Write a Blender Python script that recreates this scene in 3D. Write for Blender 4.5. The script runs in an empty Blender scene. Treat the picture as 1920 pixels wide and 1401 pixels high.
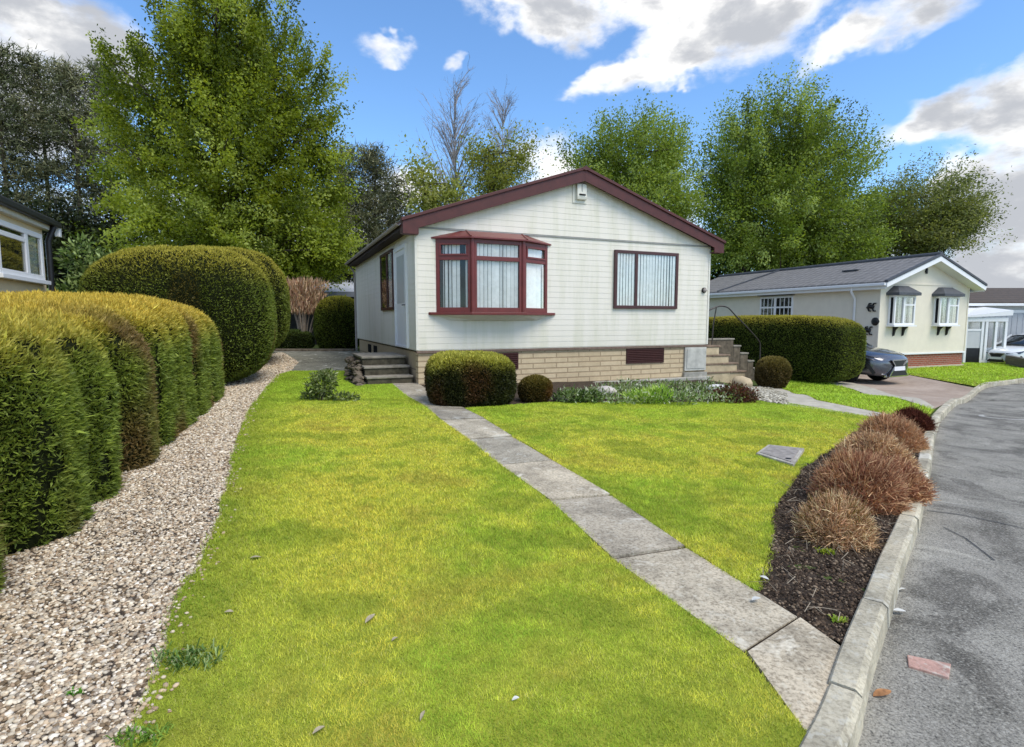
import bpy, bmesh, math, random
import numpy as np
from mathutils import Vector, Matrix
R = math.radians
rng = np.random.default_rng(7)
random.seed(7)
sc = bpy.context.scene
COL = sc.collection

# ------------------------------------------------------------------ helpers
def lin(r, g, b):
    f = lambda c: (c/255/12.92) if c/255 <= .04045 else ((c/255+.055)/1.055)**2.4
    return (f(r), f(g), f(b))

def link(o, parent=None):
    COL.objects.link(o)
    if parent is not None:
        o.parent = parent
    return o

def tag(o, label=None, cat=None, group=None, kind=None):
    if label: o['label'] = label
    if cat: o['category'] = cat
    if group: o['group'] = group
    if kind: o['kind'] = kind
    return o

def thing(name, label, cat, loc=(0, 0, 0), rz=0, group=None):
    o = bpy.data.objects.new(name, None)
    o.empty_display_size = .2
    link(o)
    o.location = loc
    o.rotation_euler = (0, 0, rz)
    return tag(o, label, cat, group)

def copy_tree(o, parent=None):
    c = o.copy(); COL.objects.link(c)
    if parent is not None: c.parent = parent
    for ch in [x for x in bpy.data.objects if x.parent == o]:
        copy_tree(ch, c)
    return c

def npmesh(name, verts, faces, mat, parent=None, cols=None, smooth=False, loc=None):
    """one mesh object from numpy arrays; faces (n,3) or (n,4)"""
    verts = np.asarray(verts, np.float32); faces = np.asarray(faces, np.int32)
    me = bpy.data.meshes.new(name)
    k = faces.shape[1]; n = len(faces)
    me.vertices.add(len(verts)); me.vertices.foreach_set('co', verts.ravel())
    me.loops.add(n*k); me.loops.foreach_set('vertex_index', faces.ravel())
    me.polygons.add(n)
    me.polygons.foreach_set('loop_start', np.arange(0, n*k, k, dtype=np.int32))
    me.polygons.foreach_set('loop_total', np.full(n, k, np.int32))
    if smooth: me.polygons.foreach_set('use_smooth', np.ones(n, bool))
    me.update(calc_edges=True)
    if cols is not None:
        a = me.color_attributes.new('col', 'FLOAT_COLOR', 'POINT')
        c4 = np.ones((len(verts), 4), np.float32); c4[:, :3] = np.clip(cols, 0, 1)
        a.data.foreach_set('color', c4.ravel())
    me.materials.append(mat)
    o = bpy.data.objects.new(name, me)
    link(o, parent)
    if loc is not None: o.location = loc
    return o

class MB:
    """collects boxes, polygons and tubes into one mesh"""
    def __init__(s): s.v = []; s.f = []; s.sm = []
    def add(s, vs, fs, smooth=False):
        b = len(s.v); s.v += [tuple(v) for v in vs]
        for f in fs: s.f.append(tuple(b+i for i in f)); s.sm.append(smooth)
    def box(s, x0, y0, z0, x1, y1, z1):
        x0, x1 = min(x0, x1), max(x0, x1); y0, y1 = min(y0, y1), max(y0, y1); z0, z1 = min(z0, z1), max(z0, z1)
        s.add([(x0,y0,z0),(x1,y0,z0),(x1,y1,z0),(x0,y1,z0),(x0,y0,z1),(x1,y0,z1),(x1,y1,z1),(x0,y1,z1)],
              [(0,3,2,1),(4,5,6,7),(0,1,5,4),(1,2,6,5),(2,3,7,6),(3,0,4,7)])
    def obox(s, p, q, w, h, up=(0,0,1)):
        """bar from p to q, width w (sideways) and height h"""
        p = Vector(p); q = Vector(q); d = (q-p).normalized(); up = Vector(up)
        sd = d.cross(up).normalized(); u2 = sd.cross(d).normalized()
        vs = []
        for c in (p, q):
            for a, b in ((-1,-1),(1,-1),(1,1),(-1,1)): vs.append(c + sd*(a*w/2) + u2*(b*h/2))
        s.add(vs, [(0,1,2,3),(7,6,5,4),(0,4,5,1),(1,5,6,2),(2,6,7,3),(3,7,4,0)])
    def prism(s, poly, axis, a, b):
        """poly of 2-D points extruded along axis ('x','y','z') from a to b"""
        n = len(poly)
        def mk(p, t):
            return {'x': (t, p[0], p[1]), 'y': (p[0], t, p[1]), 'z': (p[0], p[1], t)}[axis]
        vs = [mk(p, a) for p in poly]+[mk(p, b) for p in poly]
        s.add(vs, [tuple(range(n)), tuple(range(2*n-1, n-1, -1))]+[(i, n+i, n+(i+1) % n, (i+1) % n) for i in range(n)])
    def tube(s, pts, rad, n=8, cap=True):
        pts = [Vector(p) for p in pts]
        rad = rad if hasattr(rad, '__len__') else [rad]*len(pts)
        rings = []; prev = None
        for i, p in enumerate(pts):
            d = (pts[min(i+1, len(pts)-1)]-pts[max(i-1, 0)]).normalized()
            if prev is None:
                a = d.cross(Vector((0,0,1)) if abs(d.z) < .9 else Vector((1,0,0))).normalized()
            else:
                a = (prev - d*prev.dot(d)).normalized()
            prev = a; b = d.cross(a)
            rings.append([p+(a*math.cos(2*math.pi*k/n)+b*math.sin(2*math.pi*k/n))*rad[i] for k in range(n)])
        vs = [v for r in rings for v in r]; fs = []
        for i in range(len(pts)-1):
            for k in range(n):
                fs.append((i*n+k, i*n+(k+1) % n, (i+1)*n+(k+1) % n, (i+1)*n+k))
        s.add(vs, fs, True)
        if cap:
            s.add(rings[0], [tuple(range(n-1, -1, -1))]); s.add(rings[-1], [tuple(range(n))])
    def build(s, name, mat, parent=None, bevel=0, loc=None, rot=None):
        me = bpy.data.meshes.new(name)
        me.from_pydata([tuple(v) for v in s.v], [], s.f); me.update()
        bm = bmesh.new(); bm.from_mesh(me)
        bmesh.ops.recalc_face_normals(bm, faces=bm.faces); bm.to_mesh(me); bm.free()
        if any(s.sm):
            me.polygons.foreach_set('use_smooth', s.sm)
        me.materials.append(mat)
        o = bpy.data.objects.new(name, me); link(o, parent)
        if loc is not None: o.location = loc
        if rot is not None: o.rotation_euler = rot
        if bevel:
            m = o.modifiers.new('b', 'BEVEL'); m.width = bevel; m.segments = 2; m.limit_method = 'ANGLE'
        return o

def hsh(i, j, k, seed):
    n = (i*374761393 + j*668265263 + k*2147483647 + seed*144665) & 0xFFFFFFFF
    n = ((n ^ (n >> 13))*1274126177) & 0xFFFFFFFF
    return ((n ^ (n >> 16)) & 0xFFFF)/65535.
def vnoise(p, scale=1., seed=0, octaves=1):
    p = np.asarray(p, np.float64); tot = 0; amp = 1; s = 0
    for o in range(octaves):
        q = p*scale*(2**o); i = np.floor(q).astype(np.int64); f = q-i; f = f*f*(3-2*f)
        r = 0
        for a in (0, 1):
            for b in (0, 1):
                for c in (0, 1):
                    w = (f[:,0] if a else 1-f[:,0])*(f[:,1] if b else 1-f[:,1])*(f[:,2] if c else 1-f[:,2])
                    r = r + w*hsh(i[:,0]+a, i[:,1]+b, i[:,2]+c, seed+o*17)
        tot = tot+amp*r; s += amp; amp *= .5
    return tot/s
def ss(a, b, x):
    t = np.clip((x-a)/(b-a), 0, 1); return t*t*(3-2*t)
def mixc(a, b, t):
    t = np.asarray(t)[:, None]; return np.asarray(a)*(1-t)+np.asarray(b)*t

# ground height: nearly level, falling to the right, rising a little behind the left of the plot
def sp(x, k=.6):
    x = np.asarray(x, float); return np.where(x > 12*k, x, k*np.log1p(np.exp(np.minimum(x/k, 13))))
def gz(x, y):
    x = np.asarray(x, float); y = np.asarray(y, float)
    z = -.03*(sp(x+2)-sp(x-14))
    z = z+.034*(sp(y-12.2,.4)-sp(y-20.5,.4))*(1-ss(-4., -1., x))
    z = z-.22*ss(5., 7., x)*ss(11.5, 14.5, y)*(1-ss(12.3, 14.2, x))
    return z-.1*(sp(x-19.5,.4)-sp(x-22.5,.4))
def g3(p, dz=0): return (p[0], p[1], float(gz(p[0], p[1]))+dz)
ROAD_DROP = .09

# ------------------------------------------------------------------ materials
def newmat(name):
    m = bpy.data.materials.new(name); m.use_nodes = True
    nt = m.node_tree; return m, nt, nt.nodes['Principled BSDF']
def N(nt, t, **kw):
    n = nt.nodes.new(t)
    for k, v in kw.items():
        if k.startswith('i_'):
            n.inputs[k[2:].replace('_', ' ')].default_value = v
        else: setattr(n, k, v)
    return n
def ramp(nt, fac, stops):
    r = N(nt, 'ShaderNodeValToRGB'); e = r.color_ramp.elements
    while len(e) < len(stops): e.new(.5)
    for el, (p, c) in zip(e, stops): el.position = p; el.color = (*c, 1)
    nt.links.new(fac, r.inputs[0]); return r.outputs[0]
def noise(nt, scale, detail=4, rough=.6, coord='Object', dist=0, vec=None):
    tc = N(nt, 'ShaderNodeTexCoord'); n = N(nt, 'ShaderNodeTexNoise')
    n.inputs['Scale'].default_value = scale; n.inputs['Detail'].default_value = detail
    n.inputs['Roughness'].default_value = rough; n.inputs['Distortion'].default_value = dist
    nt.links.new(vec if vec is not None else tc.outputs[coord], n.inputs['Vector']); return n.outputs['Fac']
def mixrgb(nt, a, b, fac, mode='MIX'):
    m = N(nt, 'ShaderNodeMix', data_type='RGBA', blend_type=mode)
    for sock, v in ((m.inputs[0], fac), (m.inputs[6], a), (m.inputs[7], b)):
        if isinstance(v, bpy.types.NodeSocket): nt.links.new(v, sock)
        elif isinstance(v, (int, float)): sock.default_value = v
        else: sock.default_value = (*v, 1)
    return m.outputs[2]
def bump(nt, b, h, strength=.3, dist=.01):
    n = N(nt, 'ShaderNodeBump'); n.inputs['Strength'].default_value = strength; n.inputs['Distance'].default_value = dist
    nt.links.new(h, n.inputs['Height']); nt.links.new(n.outputs[0], b.inputs['Normal'])
def vecscale(nt, v, coord='Object'):
    tc = N(nt, 'ShaderNodeTexCoord'); mp = N(nt, 'ShaderNodeMapping'); mp.inputs['Scale'].default_value = v
    nt.links.new(tc.outputs[coord], mp.inputs[0]); return mp.outputs[0]

def simple(name, c, rough=.6, var=.15, scale=6, spec=.4, bmp=0, metal=0, coat=0):
    m, nt, b = newmat(name)
    n = noise(nt, scale)
    lo = tuple(x*(1-var) for x in c); hi = tuple(min(1, x*(1+var)) for x in c)
    nt.links.new(ramp(nt, n, [(.3, lo), (.7, hi)]), b.inputs['Base Color'])
    b.inputs['Roughness'].default_value = rough; b.inputs['Specular IOR Level'].default_value = spec
    b.inputs['Metallic'].default_value = metal; b.inputs['Coat Weight'].default_value = coat
    if bmp: bump(nt, b, noise(nt, scale*8), bmp, .005)
    return m

def leafmat(name, trans=.35, rough=.55, spec=.3, tint=(1,1,1)):
    m, nt, b = newmat(name)
    a = N(nt, 'ShaderNodeAttribute', attribute_name='col')
    c = a.outputs['Color']
    nt.links.new(c, b.inputs['Base Color'])
    b.inputs['Roughness'].default_value = rough; b.inputs['Specular IOR Level'].default_value = spec
    if trans:
        t = N(nt, 'ShaderNodeBsdfTranslucent'); mx = N(nt, 'ShaderNodeMixShader'); mx.inputs[0].default_value = trans
        g = mixrgb(nt, c, (1.12, 1.08, .5), .9, 'MULTIPLY')
        nt.links.new(g, t.inputs[0]); nt.links.new(b.outputs[0], mx.inputs[1]); nt.links.new(t.outputs[0], mx.inputs[2])
        nt.links.new(mx.outputs[0], nt.nodes['Material Output'].inputs[0])
    return m
M_leaf = leafmat('leaf', .3); M_treeleaf = leafmat('tree_leaf', .55, .5, .35); M_needle = leafmat('needle', .12, .7, .15); M_grass = leafmat('grass', .3, .6, .2)
M_twigs = leafmat('dry_twigs', .1, .8, .1); M_pebble = leafmat('pebble', 0, .85, .2); M_bark2 = leafmat('bark_tint', 0, .9, .1)
M_bark = simple('bark', (.085,.07,.055), .9, .4, 12, .1, .6)
M_birch = simple('grey_bark', (.33,.31,.31), .9, .3, 9, .1)

# cladding: off-white boards, faint dirt streaks
def cladmat(name, c):
    m, nt, b = newmat(name)
    v = vecscale(nt, (2.2, 2.2, .25)); st = noise(nt, 1.6, 5, .65, vec=v)
    base = ramp(nt, st, [(.30, tuple(x*y for x, y in zip(c, (.84,.86,.78)))), (.55, c)])
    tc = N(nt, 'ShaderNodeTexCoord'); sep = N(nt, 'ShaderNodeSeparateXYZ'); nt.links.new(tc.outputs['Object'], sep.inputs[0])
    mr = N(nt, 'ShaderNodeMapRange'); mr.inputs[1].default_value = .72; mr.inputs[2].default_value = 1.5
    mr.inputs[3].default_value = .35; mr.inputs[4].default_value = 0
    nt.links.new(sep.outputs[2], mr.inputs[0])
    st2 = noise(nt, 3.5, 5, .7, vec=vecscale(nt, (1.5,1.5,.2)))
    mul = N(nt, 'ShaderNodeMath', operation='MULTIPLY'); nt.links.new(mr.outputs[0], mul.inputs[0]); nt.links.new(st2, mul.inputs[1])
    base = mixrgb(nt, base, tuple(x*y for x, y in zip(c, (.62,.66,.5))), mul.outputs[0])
    nt.links.new(base, b.inputs['Base Color']); b.inputs['Roughness'].default_value = .5
    bump(nt, b, noise(nt, 60, 3, vec=vecscale(nt, (.12,.12,1))), .12, .004)
    return m
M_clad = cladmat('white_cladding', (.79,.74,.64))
M_trimw = simple('cream_trim', (.72,.69,.6), .5, .06)
M_maroon = simple('maroon_paint', (.08,.018,.014), .5, .2, 5, .45, .1)
M_maroonw = simple('maroon_window', (.15,.024,.02), .35, .15, 7, .5)
M_dkbrown = simple('dark_brown_frame', (.065,.018,.016), .4, .2, 7, .5)
M_vent = simple('vent_brown', (.05,.016,.014), .6, .25, 20, .3)
M_soffit = simple('dark_soffit', (.03,.016,.014), .7, .2)
M_gutter = simple('grey_gutter', (.33,.29,.26), .55, .15)
M_rooftile = simple('brown_roof', (.12,.075,.06), .8, .3, 7, .2, .4)
M_white = simple('white_upvc', (.8,.8,.8), .35, .03, 4, .5)
M_offw = simple('offwhite_plastic', (.72,.7,.6), .4, .06, 6, .5)
M_slat = simple('blind_slat', (.92,.92,.88), .7, .1, 9, .2)
M_dark = simple('dark_room', (.012,.013,.015), .9, .3, 3, .1)
M_black = simple('black_plastic', (.012,.012,.013), .45, .2, 5, .4)
M_iron = simple('weathered_iron', (.075,.062,.055), .5, .35, 25, .5, .2, .6)
M_concrete = simple('rough_concrete', (.34,.325,.28), .9, .3, 5, .2, .5)
M_meter = simple('meter_box', (.47,.46,.41), .7, .22, 5, .3)
M_frost = simple('frosted_glass', (.5,.52,.52), .3, .05)
M_stone = simple('rubble_stone', (.135,.11,.08), .9, .45, 6, .2, .8)
M_tread = simple('worn_tread', (.26,.235,.19), .9, .35, 9, .2, .6)
M_riser = simple('mossy_riser', (.085,.075,.052), .95, .45, 9, .1, .7)
M_beige = simple('beige_stone', (.5,.4,.26), .85, .2, 5, .2, .4)
M_treadb = simple('brown_tread', (.21,.15,.105), .85, .25, 8, .2, .4)
M_tyre = simple('tyre', (.012,.012,.012), .8, .2, 8, .2)
M_rim = simple('alloy_rim', (.35,.35,.36), .3, .1, 5, .5, 0, .9)
M_chrome = simple('chrome', (.75,.75,.77), .15, .03, 5, .5, 0, 1)
M_lamp = simple('headlamp', (.08,.085,.1), .08, .1, 5, .8, 0, .4, 1)
M_plate = simple('number_plate', (.75,.75,.78), .4, .03)

def glassmat(name, tint=(.98,.99,.985), refl=.05):
    m, nt, b = newmat(name); nt.nodes.remove(b)
    tr = N(nt, 'ShaderNodeBsdfTransparent'); tr.inputs[0].default_value = (*tint, 1)
    gl = N(nt, 'ShaderNodeBsdfGlossy'); gl.inputs['Roughness'].default_value = .03
    fr = N(nt, 'ShaderNodeLayerWeight'); fr.inputs[0].default_value = .22
    mr = N(nt, 'ShaderNodeMapRange'); mr.inputs[3].default_value = refl; mr.inputs[4].default_value = .6
    nt.links.new(fr.outputs['Fresnel'], mr.inputs[0])
    mx = N(nt, 'ShaderNodeMixShader'); nt.links.new(mr.outputs[0], mx.inputs[0])
    nt.links.new(tr.outputs[0], mx.inputs[1]); nt.links.new(gl.outputs[0], mx.inputs[2])
    nt.links.new(mx.outputs[0], nt.nodes['Material Output'].inputs[0]); return m
M_glass = glassmat('window_glass')

def brickmat(name, c1, c2, mortar, bw, bh, ms, coord_rot, off=.5, var=.35):
    m, nt, b = newmat(name)
    tc = N(nt, 'ShaderNodeTexCoord'); mp = N(nt, 'ShaderNodeMapping'); mp.inputs['Rotation'].default_value = coord_rot
    nt.links.new(tc.outputs['Object'], mp.inputs[0])
    wob = noise(nt, 3, 2); 
    br = N(nt, 'ShaderNodeTexBrick'); br.inputs['Scale'].default_value = 1; br.inputs['Brick Width'].default_value = bw
    br.inputs['Row Height'].default_value = bh; br.inputs['Mortar Size'].default_value = ms; br.inputs['Mortar Smooth'].default_value = .3
    br.inputs['Color1'].default_value = (*c1, 1); br.inputs['Color2'].default_value = (*c2, 1); br.inputs['Mortar'].default_value = (*mortar, 1)
    br.offset = off; nt.links.new(mp.outputs[0], br.inputs['Vector'])
    n = noise(nt, 9, 6, .7)
    c = mixrgb(nt, br.outputs['Color'], (.5,.45,.4), ramp(nt, n, [(.35, (0,0,0)), (.75, (var,var,var))]), 'MULTIPLY')
    nt.links.new(c, b.inputs['Base Color']); b.inputs['Roughness'].default_value = .9; b.inputs['Specular IOR Level'].default_value = .2
    inv = N(nt, 'ShaderNodeMath', operation='SUBTRACT'); inv.inputs[0].default_value = 1; nt.links.new(br.outputs['Fac'], inv.inputs[1])
    ad = N(nt, 'ShaderNodeMath', operation='ADD'); nt.links.new(inv.outputs[0], ad.inputs[0]); nt.links.new(n, ad.inputs[1])
    bump(nt, b, ad.outputs[0], .6, .012); return m
M_block = brickmat('beige_block', (.64,.515,.335), (.57,.45,.285), (.40,.30,.19), .62, .125, .018, (R(-90),0,0))
M_blockside = brickmat('beige_block_side', (.5,.39,.25), (.42,.33,.21), (.27,.21,.14), .62, .125, .018, (R(-90),0,R(90)))
M_redbrick = brickmat('red_brick', (.36,.095,.06), (.27,.075,.05), (.34,.26,.2), .235, .077, .012, (R(-90),0,0))
M_greybrick = brickmat('grey_brick', (.2,.17,.14), (.16,.13,.11), (.13,.12,.1), .4, .11, .014, (R(-90),0,0))
M_render = simple('cream_render', (.75,.69,.565), .9, .04, 3, .2, .25)
M_tan = simple('tan_render', (.68,.55,.34), .9, .06, 3, .2, .2)
M_palew = simple('pale_wall', (.55,.56,.56), .8, .06, 3, .2)

def tilemat(name, c, roww=.3, tilew=.3, rot=(0,0,0)):
    m, nt, b = newmat(name)
    tc = N(nt, 'ShaderNodeTexCoord'); sep = N(nt, 'ShaderNodeSeparateXYZ'); nt.links.new(tc.outputs['Object'], sep.inputs[0])
    def saw(sock, w):
        d = N(nt, 'ShaderNodeMath', operation='DIVIDE'); nt.links.new(sock, d.inputs[0]); d.inputs[1].default_value = w
        f = N(nt, 'ShaderNodeMath', operation='FRACT'); nt.links.new(d.outputs[0], f.inputs[0]); return f.outputs[0]
    a = saw(sep.outputs[2], roww*.4); c2 = saw(sep.outputs[1], tilew)
    k = ramp(nt, a, [(0, (.35,.35,.35)), (.14, (1,1,1)), (1, (.82,.82,.82))])
    k2 = ramp(nt, c2, [(0, (.55,.55,.55)), (.16, (1,1,1)), (.6, (.85,.85,.85)), (1, (.7,.7,.7))])
    n = noise(nt, 5, 5, .7)
    base = ramp(nt, n, [(.3, tuple(x*.75 for x in c)), (.7, tuple(x*1.25 for x in c))])
    base = mixrgb(nt, mixrgb(nt, base, k, 1, 'MULTIPLY'), k2, 1, 'MULTIPLY')
    nt.links.new(base, b.inputs['Base Color']); b.inputs['Roughness'].default_value = .7; b.inputs['Specular IOR Level'].default_value = .3
    bump(nt, b, c2, .5, .03); return m
M_slate = tilemat('grey_concrete_tile', (.245,.235,.225))
M_brntile = tilemat('brown_tile', (.115,.088,.068))
M_slatedk = simple('dark_lead', (.075,.08,.09), .6, .2, 8, .3)

def groundmat(name, stops, scale, detail=6, rough=.95, bstr=.4, scale2=None, mul=None, bd=.01):
    m, nt, b = newmat(name)
    c = ramp(nt, noise(nt, scale, detail, .7), stops)
    if scale2:
        c = mixrgb(nt, c, ramp(nt, noise(nt, scale2, 3), mul), 1, 'MULTIPLY')
    nt.links.new(c, b.inputs['Base Color']); b.inputs['Roughness'].default_value = rough; b.inputs['Specular IOR Level'].default_value = .2
    bump(nt, b, noise(nt, scale*2.5, 6, .75), bstr, bd); return m
M_soil = groundmat('dark_soil', [(.3,(.03,.022,.015)),(.6,(.085,.062,.044)),(.8,(.16,.125,.09))], 14, bstr=1, bd=.03)
M_earth = groundmat('rough_grass_ground', [(.3,(.05,.075,.015)),(.7,(.1,.14,.03))], 3, scale2=.4, mul=[(.3,(.6,.6,.6)),(.7,(1,1,1))])
M_lawn = groundmat('lawn_turf', [(.3,(.24,.27,.03)),(.7,(.42,.42,.055))], 9, bstr=.8, scale2=.9, mul=[(.3,(.7,.8,.7)),(.7,(1.0,1.0,1.0))])
M_gravelbase = groundmat('gravel_base', [(.3,(.045,.034,.025)),(.5,(.12,.092,.068)),(.7,(.26,.21,.165))], 55, bstr=1, bd=.02)
M_palegravel = groundmat('pale_gravel', [(.3,(.14,.13,.105)),(.5,(.27,.255,.21)),(.7,(.4,.38,.32))], 30, bstr=1, bd=.02)
M_pave = groundmat('driveway_pavers', [(.3,(.37,.29,.23)),(.7,(.5,.405,.325))], 8, scale2=1.2, mul=[(.3,(.75,.72,.7)),(.7,(1,1,1))])
M_edging = groundmat('pale_edging', [(.3,(.33,.3,.24)),(.7,(.55,.51,.42))], 6)
# concrete slabs with lichen and dark speckle
def slabmat(name, base, speck=1.):
    m, nt, b = newmat(name)
    n1 = noise(nt, 2.3, 8, .72); n2 = noise(nt, 55, 4, .7); n3 = noise(nt, 3.1, 5, .65, dist=.6); n4 = noise(nt, 26, 3, .6)
    c = ramp(nt, n1, [(.33, tuple(x*.55 for x in base)), (.5, base), (.68, tuple(min(1, x*1.4) for x in base))])
    c = mixrgb(nt, c, ramp(nt, n2, [(.36, (.4,.38,.36)), (.55, (1,1,1))]), .7*speck, 'MULTIPLY')
    c = mixrgb(nt, c, (.52,.5,.42), ramp(nt, n4, [(.57, (0,0,0)), (.66, (.55,.55,.55))]))
    c = mixrgb(nt, c, (.62,.6,.52), ramp(nt, n3, [(.57, (0,0,0)), (.66, (.75,.75,.75))]))
    nt.links.new(c, b.inputs['Base Color']); b.inputs['Roughness'].default_value = .9; b.inputs['Specular IOR Level'].default_value = .25
    bump(nt, b, n2, .5, .006); return m
M_slab = slabmat('weathered_slab', (.43,.385,.30), 1.2); M_slabc = slabmat('concrete_pad', (.19,.185,.145), .5)
M_kerb = slabmat('kerb_concrete', (.46,.415,.31), .8)
def asphalt():
    m, nt, b = newmat('asphalt')
    n0 = noise(nt, 1.15, 7, .68, dist=1.0); n1 = noise(nt, 120, 3, .7); n2 = noise(nt, 2.4, 5, .7); n3 = noise(nt, 70, 3, .65)
    c = ramp(nt, n0, [(.34, (.145,.134,.113)), (.43, (.18,.167,.14)), (.475, (.275,.258,.22)), (.6, (.31,.292,.248)), (.66, (.40,.378,.32))])
    c = mixrgb(nt, c, ramp(nt, n1, [(.35, (.42,.42,.42)), (.6, (1.25,1.25,1.25))]), .85, 'MULTIPLY')
    c = mixrgb(nt, c, ramp(nt, n2, [(.35, (.62,.62,.6)), (.6, (1.1,1.1,1.1))]), .8, 'MULTIPLY')
    c = mixrgb(nt, c, (.46,.44,.38), ramp(nt, n3, [(.55, (0,0,0)), (.66, (.6,.6,.6))]))
    c = mixrgb(nt, c, (.03,.028,.026), ramp(nt, n3, [(.34, (.7,.7,.7)), (.44, (0,0,0))]))
    nt.links.new(c, b.inputs['Base Color']); b.inputs['Roughness'].default_value = .85; b.inputs['Specular IOR Level'].default_value = .3
    bump(nt, b, n1, .7, .008); return m
M_road = asphalt()
def tinted(mat):
    nt = mat.node_tree; b = nt.nodes['Principled BSDF']; l = b.inputs['Base Color'].links[0]; src = l.from_socket
    a = N(nt, 'ShaderNodeAttribute', attribute_name='col'); nt.links.new(mixrgb(nt, src, a.outputs['Color'], 1., 'MULTIPLY'), b.inputs['Base Color'])
tinted(M_slab)
M_paint = simple('worn_white_paint', (.4,.39,.36), .85, .25, 20, .2)
M_pink = slabmat('pink_patch', (.44,.27,.22), .6)
M_manhole = slabmat('manhole_concrete', (.46,.43,.37), .6)
# ------------------------------------------------------------------ ground, kerb, road
KIN = [(-40,-38),(-14,-13.2),(-5,-4.6),(-1.5,-.95),(.2,.86)] + [(1.031,1.816),(1.187,1.983),(1.514,2.393),(1.919,2.876),(2.361,3.410),(3.016,4.175),(3.742,5.071),(4.521,6.031),(6.107,8.035),(7.159,9.321),(9.203,11.573),(13.212,15.691),(16.557,17.752)] + [(22,21.5),(30,26),(50,36),(90,56)]
def smooth_poly(pts, n=8):
    P = [Vector((p[0], p[1])) for p in pts]; out = []
    for i in range(len(P)-1):
        p0 = P[max(i-1,0)]; p1 = P[i]; p2 = P[i+1]; p3 = P[min(i+2, len(P)-1)]
        L = (p2-p1).length; m1 = (p2-p0)/max((p2-p0).length,1e-6)*L*.9; m2 = (p3-p1)/max((p3-p1).length,1e-6)*L*.9
        for k in range(n):
            t = k/n; t2 = t*t; t3 = t2*t
            out.append((2*t3-3*t2+1)*p1+(t3-2*t2+t)*m1+(-2*t3+3*t2)*p2+(t3-t2)*m2)
    out.append(P[-1]); return np.array([[p.x, p.y] for p in out])
KI = smooth_poly(KIN)
tan = np.gradient(KI, axis=0); tan /= np.linalg.norm(tan, axis=1)[:, None]
KO = KI + np.stack([tan[:,1], -tan[:,0]], 1)*.128        # outer (road) edge
def sweep(name, base, d, dists, dz, mat):
    n = len(base); k = len(dists)
    P = base[:, None, :] + np.asarray(d)[None, None, :]*np.asarray(dists)[None, :, None]
    z = gz(P[...,0], P[...,1]) + dz
    V = np.concatenate([P, z[..., None]], 2).reshape(-1, 3)
    i, j = np.meshgrid(np.arange(n-1), np.arange(k-1), indexing='ij'); a = (i*k+j).ravel()
    F = np.stack([a, a+1, a+k+1, a+k], 1)
    o = npmesh(name, V, F, mat, smooth=True)
    bm = bmesh.new(); bm.from_mesh(o.data); bmesh.ops.recalc_face_normals(bm, faces=bm.faces)
    if sum(f.normal.z for f in bm.faces) < 0: bmesh.ops.reverse_faces(bm, faces=bm.faces)
    bm.to_mesh(o.data); bm.free()
    return tag(o, kind='structure')
dl = np.concatenate([np.arange(0, 45, .5), [50,60,80,110,160,240,400]])
sweep('ground', KI, (-.85,.53), dl, -.004, M_earth)
sweep('road', KO, (.85,-.53), np.concatenate([[-.03], np.arange(.3, 20, .5), [25,40,70,120,200]]), -ROAD_DROP, M_road)
# kerb: stones about 0.9 m long laid along the curve, one mesh
mb = MB()
seg = np.linalg.norm(np.diff(KI, axis=0), axis=1); cum = np.concatenate([[0], np.cumsum(seg)])
def at_len(A, s): return np.array([np.interp(s, cum, A[:,0]), np.interp(s, cum, A[:,1])])
s0 = cum[np.argmin(np.hypot(KI[:,0]+5, KI[:,1]+4.6))]; s1 = cum[np.argmin(np.hypot(KI[:,0]-50, KI[:,1]-36))]
s = s0
while s < s1:
    L = .92 if s < s0+30 else 2; n = 4
    prof = []
    dzs = random.uniform(-.006,.006); off = random.uniform(-.006,.006)
    for k in range(n+1):
        t = s+.006+(L-.012)*k/n
        a = at_len(KI, t); b = at_len(KO, t); dd = (b-a)/np.linalg.norm(b-a); a = a+dd*off; b = b+dd*off
        z = float(gz(*a)); zt = z+.035+dzs
        c = .02
        ring = [(a[0], a[1], z-.2), (a[0], a[1], zt-.008), (a[0]+dd[0]*.008, a[1]+dd[1]*.008, zt), (b[0]-dd[0]*.035, b[1]-dd[1]*.035, zt), (b[0]-dd[0]*.01, b[1]-dd[1]*.01, zt-.02), (b[0]+dd[0]*.004, b[1]+dd[1]*.004, z-.2)]
        prof.append(ring)
    vs = [v for r in prof for v in r]; m = 6
    fs = [(i*m+k, i*m+k+1, (i+1)*m+k+1, (i+1)*m+k) for i in range(n) for k in range(m-1)]
    fs += [tuple(range(m)), tuple(n*m+k for k in range(m-1, -1, -1))]
    mb.add(vs, fs); s += L
tag(mb.build('kerb', M_kerb), kind='structure')

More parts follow.
